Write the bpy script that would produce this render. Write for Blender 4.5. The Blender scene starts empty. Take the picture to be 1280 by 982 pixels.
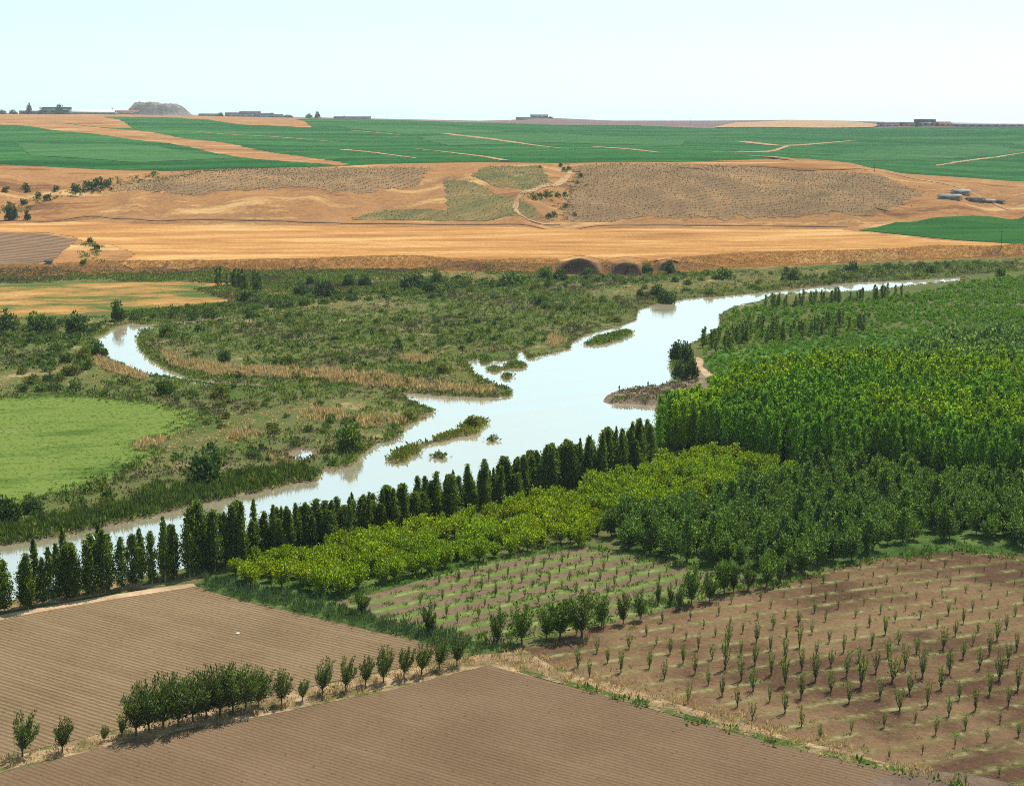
import bpy, math, random
import numpy as np
from mathutils import Vector, Matrix
from mathutils.geometry import delaunay_2d_cdt
rng = np.random.default_rng(11)
random.seed(5)
sc = bpy.context.scene
COL = sc.collection

# ------------------------------------------------------------------ camera and survey helpers
H_CAM, FPX, CU, CV, V_EYE = 80.0, 1800.0, 640.0, 491.0, 140.0
PITCH = math.atan((CV - V_EYE) / FPX)
cP, sP = math.cos(PITCH), math.sin(PITCH)

def rays(uv):
    uv = np.atleast_2d(np.asarray(uv, float))
    a = (uv[:, 0] - CU) / FPX; b = -(uv[:, 1] - CV) / FPX
    return np.stack([a, cP + b * sP, -sP + b * cP], 1)      # scaled so that camera depth = 1

def plain(uv, z=0.0):
    d = rays(uv); t = (z - H_CAM) / d[:, 2]
    return (d * t[:, None])[:, :2]

def depth_slope(v):                                         # (80 - z) / y for photo row v
    return math.tan(PITCH + math.atan((v - CV) / FPX))

def inpoly(P, poly):
    P = np.atleast_2d(P); poly = np.asarray(poly); n = len(poly)
    x, y = P[:, 0], P[:, 1]; r = np.zeros(len(P), bool); j = n - 1
    for i in range(n):
        xi, yi = poly[i]; xj, yj = poly[j]
        if yi != yj:
            r ^= ((yi > y) != (yj > y)) & (x < (xj - xi) * (y - yi) / (yj - yi) + xi)
        j = i
    return r

def segdist(P, line, closed=False):
    P = np.atleast_2d(P); L = np.asarray(line, float)
    if closed: L = np.vstack([L, L[:1]])
    best = np.full(len(P), 1e9)
    for a, b in zip(L[:-1], L[1:]):
        ab = b - a; t = np.clip(((P - a) @ ab) / max(ab @ ab, 1e-9), 0, 1)
        best = np.minimum(best, np.hypot(*(P - a - t[:, None] * ab).T))
    return best

def sdf(P, poly):                                           # positive outside
    d = segdist(P, poly, True)
    return np.where(inpoly(P, poly), -d, d)

def sstep(t):
    t = np.clip(t, 0, 1); return t * t * (3 - 2 * t)

def densify(line, step, jit=0.0, closed=True, seed=0):
    g = np.random.default_rng(seed); L = np.asarray(line, float); out = []
    n = len(L)
    for i in range(n if closed else n - 1):
        a, b = L[i], L[(i + 1) % n]; m = max(1, int(np.hypot(*(b - a)) / step))
        nrm = np.array([-(b - a)[1], (b - a)[0]]) / max(np.hypot(*(b - a)), 1e-9)
        for k in range(m):
            out.append(a + (b - a) * k / m + nrm * (g.normal() * jit if k else 0))
    if not closed: out.append(L[-1])
    return np.array(out)

def smooth(line, closed=True, it=2):                        # Chaikin corner cutting
    L = np.asarray(line, float)
    for _ in range(it):
        N = np.roll(L, -1, 0)
        Q = np.stack([L * .75 + N * .25, L * .25 + N * .75], 1)
        if closed: L = Q.reshape(-1, 2)
        else: L = np.vstack([L[:1], Q[:-1].reshape(-1, 2), L[-1:]])
    return L

# ------------------------------------------------------------------ water outlines (surveyed from the photo onto the plain)
WZ = -0.6
RIVER = plain([(1200,347),(1130,351),(1060,354),(1000,361),(950,366),(900,371),(860,373),(838,378),(815,382),(797,388),(796,400),(781,406),
  (760,412),(736,418),(716,427),(712,437),(681,444),(660,449),(650,436),(645,450),(622,452),(600,449),(582,452),(588,462),(594,470),(613,479),(640,489),(636,496),
  (612,497),(560,495),(498,490),(494,492),(505,496),(513,502),(544,515),(530,524),(506,533),(499,548),(471,555),(447,571),(442,583),(420,587),(403,590),
  (399,600),(373,603),(322,615),(235,632),(215,639),(141,656),(67,671),(0,682),(-90,700),(-260,735),(-260,830),(-90,772),(0,752),(100,732),(240,708),(330,686),
  (480,651),(640,613),(760,587),(812,560),(826,530),(822,512),(818,506),(790,504),(758,503),(753,502),(758,494),(775,487),(810,484),(845,479),(852,476),(842,468),
  (839,452),(845,436),(868,428),(900,409),(899,394),(917,384),(954,376),(963,370),(1000,367),(1038,365.5),(1085,364.5),(1140,357),(1200,351)], WZ)
OXBOW = plain([(114,424),(131,417),(144,409),(165,405),(188,406),(260,399),(340,391),(400,387),(400,389),(340,394),(262,403),(200,409),(177,413),(173,424),(175,436),(188,450),(213,463),(240,473),
  (285,479),(345,483),(345,487),(280,484),(232,477),(207,473),(181,470),(155,459),(133,449),(129,436)], WZ)
POND = plain([(366,566),(372,562),(388,563),(391,570),(384,574),(370,574)], WZ)
ISLANDS = [plain(p, WZ) for p in (
  [(483,577),(490,570),(502,562),(520,555),(538,551),(540,554),(528,561),(520,569),(505,577),(492,580)],
  [(540,549),(555,545),(572,539),(578,530),(590,527),(605,524),(609,530),(596,537),(597,543),(580,545),(562,550),(545,555)],
  [(539,571),(546,567),(555,569),(555,573),(546,574)], [(612,549),(616,545),(621,548),(620,553),(614,554)],
  [(731,430),(745,422),(765,418),(785,413),(792,416),(778,424),(755,430),(738,433)],
  [(598,452),(605,447),(614,451),(612,456),(602,456)], [(608,461),(620,457),(628,461),(622,466),(611,465)],
  [(628,464),(640,461),(652,461),(661,459),(655,454),(640,452),(630,457)], [(625,470),(634,467),(642,470),(636,475),(627,474)])]
SPIT = plain([(753,502),(758,494),(775,487),(810,484),(845,479),(870,474),(897,478),(880,492),(820,506),(790,504)], 0)

# ------------------------------------------------------------------ terrain heights
def zrow(D, pts, xs):                                       # heights along y = D that put the surface at photo rows v
    X, Z = [], []
    for u, v in pts:
        z = 80 - depth_slope(v) * D
        X.append((u - CU) / FPX * (D * cP + (80 - z) * sP)); Z.append(z)
    return np.interp(xs, X, Z)
BLUFF_PX = [(-200,350),(0,347),(100,344),(300,340),(500,337),(700,342),(800,342),(900,335),(1000,331),(1150,325),(1280,320),(1480,315)]
BLUFF = plain(BLUFF_PX)
BOWLS = [(plain([(725,343)])[0], 10.5), (plain([(783,342)])[0], 8.0), (plain([(832,339)])[0], 4.5)]
KD = np.array([600., 700., 930., 1030., 1130., 1240., 1700., 2800., 4500., 6200.])
CREST = [(-300,214),(0,207),(130,211),(200,210),(350,207),(450,204),(600,203),(700,205),(800,203),(1000,204),(1060,206),(1100,211),(1150,222),(1280,231),(1600,240)]
GTOP = [(-300,150),(0,150),(150,149),(400,151),(560,154),(700,157),(900,161),(1100,160),(1280,159),(1600,160)]
HORI = [(-300,142),(0,142),(150,142),(250,144),(400,147),(500,149),(600,151),(640,150),(680,147),(720,149),(770,151),(900,151),(1000,150),(1060,151),(1120,157),(1280,158),(1600,159)]
def knot_z(xs):
    c = zrow(1240, CREST, xs)
    f = np.interp(xs, [-900, -250, -150, 0, 250, 900], [8, 7.5, 7, 6.5, 6, 6])
    return np.stack([np.full_like(xs, 4.5), np.full_like(xs, 4.8), f, f + (c - f) * .42, f + (c - f) * .82, c,
        zrow(1700, [(-300,182),(0,181),(400,182),(700,184),(900,187),(1100,196),(1280,204),(1600,206)], xs),
        zrow(2800, GTOP, xs), zrow(4500, HORI, xs), zrow(4500, HORI, xs) - 30], 0)
def pchip(K, Zk, y):
    h = np.diff(K)[:, None]; dl = np.diff(Zk, axis=0) / h
    m = np.zeros_like(Zk)
    s = dl[:-1] * dl[1:] > 0
    m[1:-1] = np.where(s, 2 * dl[:-1] * dl[1:] / np.where(s, dl[:-1] + dl[1:], 1), 0)
    m[0] = dl[0]; m[-1] = dl[-1]
    y = np.clip(y, K[0], K[-1]); i = np.clip(np.searchsorted(K, y) - 1, 0, len(K) - 2)
    ar = np.arange(len(y)); H_ = K[i + 1] - K[i]; t = (y - K[i]) / H_
    a, b, ma, mb = Zk[i, ar], Zk[i + 1, ar], m[i, ar], m[i + 1, ar]
    return (2*t**3-3*t**2+1)*a + (t**3-2*t**2+t)*H_*ma + (-2*t**3+3*t**2)*b + (t**3-t**2)*H_*mb
GULLY = []
def bluff_t(x, y):
    yb = np.interp(x, BLUFF[:, 0], BLUFF[:, 1]) + 2.2 * np.sin(x * .043 + 1.7 * np.sin(x * .021)) + 1.1 * np.sin(x * .19 + 2.0 * np.sin(x * .037 + 1)) + .5 * np.sin(x * .47 + 2.5 * np.sin(x * .11))
    w = 12 + 3.5 * np.sin(x * .06 + 1.5 * np.sin(x * .025)); bowl = np.zeros_like(x)
    for c, r in BOWLS:
        e = np.sqrt(np.clip(1 - ((x - c[0]) / r) ** 2, 0, 1))
        w = w - (w - 6.0) * sstep(e * 1.6); yb = yb - 8 * e; bowl = np.maximum(bowl, e * e)
    return (y - yb) / w, bowl
def hill_z(x, y):
    t, _ = bluff_t(x, y)
    z = pchip(KD, knot_z(x), y)
    e = sstep((y - 935) / 60) * (1 - sstep((y - 1110) / 120))
    z = z + e * (3.0 * np.sin(x * .031 + y * .008 + 1.2 * np.sin(x * .013)) + 1.9 * np.sin(x * .067 - y * .021 + 2 + np.sin(x * .02)) + .8 * np.sin(x * .15 + y * .06 + 1.5 * np.sin(x * .05)))
    for c, r in BOWLS: z = z + 2.6 * r / 10 * np.exp(-((x - c[0]) / (r * .72)) ** 2 - ((y - c[1] - 4) / 9) ** 2)
    f = sstep((y - 1250) / 300)
    z = z + f * (1.0 * np.sin(x * .012 + y * .004) + .7 * np.sin(x * .023 - y * .006 + 1)) * (1 - sstep((y - 2600) / 1500))
    for line, dep, wd in GULLY:
        d = segdist(np.stack([x, y], 1), line); z = z - dep * np.exp(-(d / wd) ** 2)
    return z * sstep(t)
def river_sd(P):
    s = sdf(P, RIVER)
    for p in ISLANDS: s = np.maximum(s, -sdf(P, p))
    return np.minimum(np.minimum(s, sdf(P, OXBOW)), sdf(P, POND))
def height(x, y):
    x = np.asarray(x, float).ravel(); y = np.asarray(y, float).ravel()
    z = np.zeros_like(x); hi = y > 640
    if hi.any(): z[hi] = hill_z(x[hi], y[hi])
    P = np.stack([x, y], 1)
    near = (y > 180) & (y < 790) & (np.abs(x) < 330)
    if near.any():
        s = river_sd(P[near])
        zz = np.where(s > 0, -0.6 + 0.6 * np.clip(s / 2.5, 0, 1), -0.6 - np.minimum(-s * .35, 1.6))
        z[near] = np.where(s < 2.5, zz, z[near])
        sp = np.clip(-sdf(P[near], SPIT) / 4, 0, 1)
        z[near] += sp * 0.9
    return z
TY = np.concatenate([np.arange(620, 1400, 1.5), np.arange(1400, 6200, 6)])
def survey(uv):                                             # photo pixel -> point on the land
    out = []
    for d in rays(uv):
        t0 = -80 / d[2] if d[2] < 0 else 1e9
        if t0 * d[1] < 660: out.append((d[0] * t0, d[1] * t0)); continue
        t = TY / d[1]
        g = hill_z(d[0] * t, TY) - (80 + d[2] * t)
        k = np.argmax(g > 0) if (g > 0).any() else len(TY) - 1
        if k > 0 and g[k] > 0:
            a = g[k - 1] / (g[k - 1] - g[k]); tt = t[k - 1] + a * (t[k] - t[k - 1])
        else: tt = t[k]
        out.append((d[0] * tt, d[1] * tt))
    return np.array(out)
_g1 = survey([(716,209),(722,222),(706,238),(690,252),(690,268),(700,280)])
_g2 = survey([(196,216),(150,228),(112,238),(60,250),(20,262),(-30,275)])
_g3 = survey([(560,224),(620,246),(668,268)])
GULLY += [(_g1, 5.0, 16.0), (_g2, 4.0, 20.0), (_g3, 2.5, 12.0)]

# ------------------------------------------------------------------ materials
class G:
    def __init__(s, name):
        s.m = bpy.data.materials.new(name); s.m.use_nodes = True
        s.t = s.m.node_tree; s.t.nodes.clear()
        s.out = s.n('ShaderNodeOutputMaterial'); s._pos = None
    def n(s, t, **kw):
        nd = s.t.nodes.new(t)
        for k, v in kw.items(): setattr(nd, k, v)
        return nd
    def l(s, a, b): s.t.links.new(a, b)
    def setin(s, nd, k, v):
        if hasattr(v, 'is_linked') or isinstance(v, bpy.types.NodeSocket): s.l(v, nd.inputs[k])
        else: nd.inputs[k].default_value = v
    @property
    def pos(s):
        if s._pos is None: s._pos = s.n('ShaderNodeNewGeometry').outputs['Position']
        return s._pos
    def mapped(s, rot=0.0, scale=(1, 1, 1)):
        mp = s.n('ShaderNodeMapping', vector_type='TEXTURE')
        s.l(s.pos, mp.inputs[0]); mp.inputs['Rotation'].default_value = (0, 0, rot)
        v = s.n('ShaderNodeVectorMath', operation='MULTIPLY'); s.l(mp.outputs[0], v.inputs[0]); v.inputs[1].default_value = scale
        return v.outputs[0]
    def noise(s, scale, detail=4, rough=.6, vec=None, dist=0.0):
        nd = s.n('ShaderNodeTexNoise'); s.l(vec if vec is not None else s.pos, nd.inputs['Vector'])
        nd.inputs['Scale'].default_value = scale; nd.inputs['Detail'].default_value = detail
        nd.inputs['Roughness'].default_value = rough; nd.inputs['Distortion'].default_value = dist
        return nd.outputs['Fac']
    def ramp(s, fac, stops):
        r = s.n('ShaderNodeValToRGB'); s.l(fac, r.inputs[0]); e = r.color_ramp.elements
        while len(e) > 1: e.remove(e[-1])
        for i, (p, c) in enumerate(stops):
            if not isinstance(c, (tuple, list)): c = (c, c, c)
            el = e[0] if i == 0 else e.new(p)
            el.position = p; el.color = (*c[:3], 1)
        return r.outputs[0]
    def mix(s, fac, a, b, mode='MIX'):
        m = s.n('ShaderNodeMix', data_type='RGBA', blend_type=mode)
        s.setin(m, 0, fac)
        for k, c in ((6, a), (7, b)):
            if isinstance(c, tuple): c = (*c[:3], 1)
            s.setin(m, k, c)
        return m.outputs[2]
    def math(s, op, a, b=0.0):
        m = s.n('ShaderNodeMath', operation=op); s.setin(m, 0, a); s.setin(m, 1, b); return m.outputs[0]
    def bands(s, vec, scale, dist=1.0, dscale=1.0, detail=2):
        w = s.n('ShaderNodeTexWave', wave_type='BANDS', bands_direction='Y'); s.l(vec, w.inputs[0])
        w.inputs['Scale'].default_value = scale; w.inputs['Distortion'].default_value = dist
        w.inputs['Detail'].default_value = detail; w.inputs['Detail Scale'].default_value = dscale
        return w.outputs['Fac']
    def finish(s, color, bump=None, strength=.5, dist=.2, rough=.95):
        p = s.n('ShaderNodeBsdfDiffuse'); s.setin(p, 'Color', (*color[:3], 1) if isinstance(color, tuple) else color)
        p.inputs['Roughness'].default_value = .6
        if bump is not None:
            b = s.n('ShaderNodeBump'); b.inputs['Strength'].default_value = strength; b.inputs['Distance'].default_value = dist
            s.l(bump, b.inputs['Height']); s.l(b.outputs[0], p.inputs['Normal'])
        s.l(p.outputs[0], s.out.inputs[0]); return s.m

def leaf_mat(name, dark, mid, lite, trans=.45, patch=.06, patch_col=None):
    g = G(name); geo = g.n('ShaderNodeNewGeometry'); oi = g.n('ShaderNodeObjectInfo')
    isl = g.ramp(geo.outputs['Random Per Island'], [(0, dark), (.5, mid), (1, lite)])
    vr = g.math('MULTIPLY_ADD', oi.outputs['Random'], .6)
    vr.node.inputs[2].default_value = .70
    c = g.mix(1.0, isl, g.ramp(vr, [(.6, (.6, .6, .6)), (1.0, (1, 1, 1)), (1.3, (1, 1, 1))]), 'MULTIPLY')
    pn = g.noise(patch, 3, .6)
    c = g.mix(g.ramp(pn, [(.42, 0.0), (.62, .65)]), c, g.mix(1.0, c, patch_col or (1.25, 1.12, .7), 'MULTIPLY'))
    d = g.n('ShaderNodeBsdfDiffuse'); g.l(c, d.inputs[0])
    t = g.n('ShaderNodeBsdfTranslucent'); g.l(g.mix(1.0, c, (1.15, 1.1, .55), 'MULTIPLY'), t.inputs[0])
    m = g.n('ShaderNodeMixShader'); m.inputs[0].default_value = trans; g.l(d.outputs[0], m.inputs[1]); g.l(t.outputs[0], m.inputs[2])
    gl = g.n('ShaderNodeBsdfGlossy'); gl.inputs['Roughness'].default_value = .45; gl.inputs[0].default_value = (.8, .9, 1, 1)
    m2 = g.n('ShaderNodeMixShader'); m2.inputs[0].default_value = .0; g.l(m.outputs[0], m2.inputs[1]); g.l(gl.outputs[0], m2.inputs[2])
    g.l(m2.outputs[0], g.out.inputs[0]); return g.m

def soil_mat(name, a, b, crest, rot, period, bands_amt, clod=1.2, tint=None, tint_scale=.02, bs=.6):
    g = G(name)
    n1 = g.noise(.05, 5, .65); n2 = g.noise(clod, 5, .75); n3 = g.noise(4.0, 3, .7)
    c = g.mix(g.ramp(n1, [(.35, 0.0), (.65, 1.0)]), a, b)
    v = g.mapped(rot)
    w = g.bands(v, .3183 / period, 2.4, .35, 5)
    long_n = g.noise(.5, 4, .7, g.mapped(rot, (.06, 1.2, 1)))
    cr = g.math('MULTIPLY', g.ramp(w, [(.62, 0.0), (.95, 1.0)]), g.ramp(long_n, [(.35, .25), (.65, 1.0)]))
    c = g.mix(g.math('MULTIPLY', cr, bands_amt), c, crest)
    if tint: c = g.mix(g.ramp(g.noise(tint_scale, 4, .6), [(.45, 0.0), (.62, .8)]), c, tint)
    c = g.mix(g.ramp(n2, [(.3, .55), (.55, 0.0)]), c, g.mix(1.0, c, (.55, .52, .5), 'MULTIPLY'))
    c = g.mix(g.ramp(n3, [(.62, 0.0), (.75, .5)]), c, crest)
    vo = g.n('ShaderNodeTexVoronoi'); g.l(g.pos, vo.inputs['Vector']); vo.inputs['Scale'].default_value = .55
    c = g.mix(g.ramp(vo.outputs['Distance'], [(.07, .6), (.13, 0.0)]), c, g.mix(1.0, c, (.42, .40, .38), 'MULTIPLY'))
    tr = g.bands(v, .3183 / 11.0, .6, .2, 2)
    c = g.mix(g.math('MULTIPLY', g.ramp(tr, [(.965, 0.0), (.99, .14)]), g.ramp(g.noise(.08, 3, .6), [(.4, .2), (.6, 1.0)])), c, crest)
    h = g.math('ADD', g.math('MULTIPLY', w, .8), g.math('MULTIPLY', n2, .9))
    return g.finish(c, h, bs, .15)

def grass_mat(name, stops, scale=.08, fine=1.5, rot=0.0, stretch=(1, 1, 1), bumpd=.3, extra=None):
    g = G(name); v = g.mapped(rot, stretch)
    n = g.math('ADD', g.math('MULTIPLY', g.noise(scale, 6, .68, v), .75), g.math('MULTIPLY', g.noise(fine, 4, .7), .25))
    c = g.ramp(n, [(.5 + (p - .5) * .55, q) for p, q in stops])
    if extra: c = extra(g, c)
    f2 = g.noise(fine * 1.7, 4, .75)
    c = g.mix(g.ramp(f2, [(.35, .5), (.55, 0.0)]), c, g.mix(1.0, c, (.6, .6, .55), 'MULTIPLY'))
    return g.finish(c, g.noise(fine, 5, .7), .6, bumpd)

def plain_mat(name, col, var=.3, scale=1.0):
    g = G(name); n = g.noise(scale, 4, .6)
    c = g.ramp(n, [(.25, tuple(x * (1 - var) for x in col)), (.75, tuple(x * (1 + var) for x in col))])
    return g.finish(c)

_a, _b = plain([(245,737),(530,803)]); ROT_F = math.atan2(_b[1] - _a[1], _b[0] - _a[0])
_a, _b = plain([(960,883),(1124,857)]); ROT_D = math.atan2(_b[1] - _a[1], _b[0] - _a[0])
_a, _b = plain([(470,765),(800,690)]); ROT_E = math.atan2(_b[1] - _a[1], _b[0] - _a[0])

M = {}
M['bark'] = plain_mat('bark', (.10, .075, .055), .4, 3)
M['pale_bark'] = plain_mat('pale_bark', (.34, .32, .28), .35, 2)
M['poplar'] = leaf_mat('poplar_leaves', (.020, .050, .012), (.070, .128, .028), (.24, .32, .075), .44, .10)
M['mulberry'] = leaf_mat('mulberry_leaves', (.026, .048, .018), (.066, .108, .036), (.17, .225, .085), .42, .3)
M['orchard'] = leaf_mat('orchard_leaves', (.034, .082, .008), (.142, .262, .016), (.40, .50, .036), .47, .035, (1.36, 1.06, .6))
M['grove'] = leaf_mat('grove_leaves', (.020, .052, .014), (.066, .140, .036), (.21, .32, .085), .42, .06, (1.25, 1.15, .8))
M['plantation'] = leaf_mat('plantation_leaves', (.022, .082, .009), (.088, .222, .020), (.28, .47, .05), .33, .04, (1.2, 1.08, .8))
M['yellow_plantation'] = leaf_mat('yellow_plantation_leaves', (.065, .14, .007), (.19, .34, .017), (.46, .62, .035), .42, .05, (1.08, 1.04, .85))
M['willow'] = leaf_mat('willow_leaves', (.026, .06, .018), (.066, .125, .036), (.15, .215, .07), .42, .08)
M['dark_shrub'] = leaf_mat('dark_shrub_leaves', (.014, .038, .012), (.038, .08, .026), (.095, .15, .05), .38, .08)
M['pale_shrub'] = leaf_mat('pale_shrub_leaves', (.06, .09, .018), (.12, .15, .035), (.19, .205, .06), .35, .08)
M['vine'] = leaf_mat('vine_leaves', (.05, .055, .022), (.09, .095, .04), (.14, .14, .065), .35, .03)
M['sapling'] = leaf_mat('sapling_leaves', (.05, .085, .03), (.105, .16, .055), (.20, .26, .10), .45, .3)
M['scrub'] = leaf_mat('scrub_leaves', (.030, .065, .015), (.080, .135, .030), (.165, .225, .06), .42, .05, (1.3, 1.0, .85))
M['brown_scrub'] = leaf_mat('brown_scrub_stems', (.05, .052, .03), (.10, .095, .06), (.18, .155, .105), .3, .06, (1.1, 1, .9))
M['straw'] = leaf_mat('straw_blades', (.22, .165, .10), (.42, .31, .20), (.60, .46, .31), .4, .1, (1.0, .9, .82))
M['reed'] = leaf_mat('reed_blades', (.03, .07, .018), (.08, .14, .034), (.17, .235, .065), .3, .08)
M['weed'] = leaf_mat('weed_leaves', (.04, .09, .02), (.08, .15, .035), (.14, .22, .06), .35, .15)
M['bluegreen_reed'] = leaf_mat('ditch_reed_blades', (.035, .070, .035), (.065, .115, .055), (.11, .165, .085), .3, .12)
M['soil_upper'] = soil_mat('ploughed_pale_soil', (.126, .084, .047), (.166, .115, .065), (.27, .197, .12), ROT_F, .85, .7, 1.6)
M['soil_lower'] = soil_mat('ploughed_brown_soil', (.126, .081, .048), (.154, .102, .062), (.22, .153, .095), ROT_F, .75, .25, 2.0, None, .02, .45)
def weeds_extra(g, c, rot, amt, dark, lo=.45):
    vv = g.mapped(rot)
    w = g.bands(vv, .0637 * 5 / 5.0, 2.0, .3, 3)
    pl = g.noise(.35, 5, .7)
    green = g.math('MULTIPLY', g.ramp(w, [(lo, 0.0), (lo + .35, 1.0)]), g.ramp(pl, [(lo - .03, 0.0), (lo + .12, 1.0)]))
    c = g.mix(g.math('MULTIPLY', green, amt), c, (.10, .15, .035))
    straw = g.math('MULTIPLY', g.ramp(w, [(.86, 0.0), (.97, 1.0)]), g.ramp(g.noise(.35, 5, .75), [(.48, 0.0), (.62, .7)]))
    return g.mix(straw, c, (.29, .205, .13))
def orchard_ground(name, a, b, dark, rot, amt):
    g = G(name); n1 = g.noise(.06, 5, .65); n2 = g.noise(1.0, 5, .75)
    c = g.mix(g.ramp(n1, [(.35, 0.0), (.65, 1.0)]), a, b)
    c = g.mix(g.ramp(g.noise(.022, 5, .62), [(.47, 0.0), (.55, .85)]), c, dark)
    c = g.mix(g.ramp(n2, [(.3, .6), (.55, 0.0)]), c, g.mix(1.0, c, (.5, .48, .45), 'MULTIPLY'))
    c = g.mix(g.ramp(g.noise(1.5, 6, .8), [(.56, 0.0), (.66, .5)]), c, (.26, .18, .115))
    c = g.mix(g.ramp(g.noise(2.2, 6, .8), [(.36, .8), (.45, 0.0)]), c, (.05, .032, .022))
    c = weeds_extra(g, c, rot, amt, dark, .36 if amt > .8 else .45)
    h = g.math('ADD', n2, g.math('MULTIPLY', g.bands(g.mapped(rot), .0637, 2, .3, 3), .6))
    return g.finish(c, h, .7, .3)
M['orchard_soil'] = orchard_ground('sapling_field_soil', (.142, .086, .048), (.188, .12, .067), (.072, .039, .026), ROT_D, .42)
M['mid_orchard_soil'] = orchard_ground('weedy_field_soil', (.14, .093, .06), (.17, .118, .077), (.12, .10, .055), ROT_E, .95)
M['meadow'] = grass_mat('meadow_grass', [(.20, (.05, .085, .018)), (.40, (.085, .135, .028)), (.52, (.14, .18, .042)), (.64, (.10, .155, .032)), (.76, (.22, .19, .08)), (.9, (.28, .21, .10))], .045, .9, .2, (.5, 1.6, 1), .6)
M['dry_meadow'] = grass_mat('dry_meadow_grass', [(.25, (.045, .085, .02)), (.42, (.09, .11, .03)), (.50, (.25, .15, .05)), (.62, (.34, .18, .06)), (.78, (.44, .29, .13))], .04, .8, 0.12, (.6, 1.3, 1))
M['verge'] = grass_mat('verge_dry_grass', [(.32, (.10, .10, .035)), (.45, (.20, .135, .075)), (.6, (.32, .22, .13)), (.75, (.4, .29, .19))], .25, 1.8)
M['green_verge'] = grass_mat('verge_green_grass', [(.3, (.05, .075, .02)), (.5, (.08, .11, .03)), (.58, (.20, .15, .08)), (.7, (.28, .2, .12))], .3, 1.8)
M['underwood'] = grass_mat('orchard_grass', [(.3, (.03, .06, .015)), (.5, (.06, .10, .025)), (.7, (.10, .14, .04))], .1, 1.5)
M['stubble'] = grass_mat('stubble_straw', [(.25, (.22, .105, .04)), (.42, (.34, .162, .056)), (.54, (.41, .208, .072)), (.68, (.51, .31, .13)), (.88, (.32, .22, .075))], .035, .5, .06, (.3, 1.4, 1), .3)
M['hill_dry'] = grass_mat('dry_hill_grass', [(.28, (.17, .08, .035)), (.42, (.25, .12, .048)), (.56, (.31, .155, .06)), (.72, (.39, .22, .095))], .018, .35, 0, (.6, 1.2, 1), .3)
M['crop'] = grass_mat('green_crop', [(.25, (.012, .060, .016)), (.45, (.020, .085, .022)), (.56, (.030, .110, .028)), (.72, (.055, .135, .038))], .006, .05, .1, (.3, 2.5, 1), .3)
M['light_crop'] = grass_mat('light_green_crop', [(.25, (.028, .085, .026)), (.5, (.042, .118, .036)), (.75, (.065, .145, .05))], .008, .06, .1, (.3, 2.5, 1), .3)
M['bright_crop'] = grass_mat('bright_green_crop', [(.25, (.016, .065, .016)), (.5, (.022, .085, .018)), (.75, (.04, .11, .025))], .02, .4, .1, (.3, 2.5, 1), .3)
M['young_stand'] = grass_mat('young_stand_grass', [(.25, (.045, .10, .02)), (.5, (.065, .14, .03)), (.75, (.10, .18, .045))], .03, .9)
def vine_rows(rot, col, amt):
    def f(g, c):
        b = g.bands(g.mapped(rot), .3183 / 6.5, 1.2, .2, 3)
        return g.mix(g.math('MULTIPLY', g.ramp(b, [(.55, 0.0), (.9, 1.0)]), g.math('MULTIPLY', g.ramp(g.noise(.05, 4, .7), [(.38, .2), (.6, 1.0)]), amt)), c, col)
    return f
M['vine_soil'] = grass_mat('vineyard_soil', [(.25, (.16, .098, .055)), (.45, (.22, .135, .072)), (.6, (.27, .16, .082)), (.78, (.35, .195, .085))], .02, .5, 0, (1, 1, 1), .3, vine_rows(0.35, (.12, .10, .055), 0.55))
M['vine_green'] = grass_mat('vineyard_weedy_soil', [(.28, (.10, .10, .04)), (.45, (.15, .125, .05)), (.6, (.21, .145, .06)), (.75, (.29, .18, .075))], .02, .5, .9, (1, 3, 1), .3, vine_rows(0.9, (.09, .11, .04), 0.6))
M['dark_plough'] = soil_mat('dark_ploughed_soil', (.11, .068, .044), (.15, .095, .06), (.36, .235, .14), -.5, 6.0, .8, .5)
M['track'] = grass_mat('dirt_track', [(.3, (.30, .20, .12)), (.5, (.40, .27, .17)), (.7, (.48, .35, .23))], .2, 1.5)
M['pale_track'] = grass_mat('pale_dirt', [(.3, (.27, .165, .085)), (.5, (.35, .22, .12)), (.7, (.43, .29, .17))], .05, .5)
M['gray_track'] = grass_mat('gray_gravel', [(.3, (.115, .08, .058)), (.5, (.14, .10, .074)), (.7, (.17, .125, .095))], .2, 1.5)
M['spit'] = grass_mat('spit_earth', [(.3, (.10, .075, .06)), (.5, (.18, .13, .10)), (.62, (.26, .18, .13)), (.75, (.34, .26, .19))], .12, 1.0)

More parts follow.
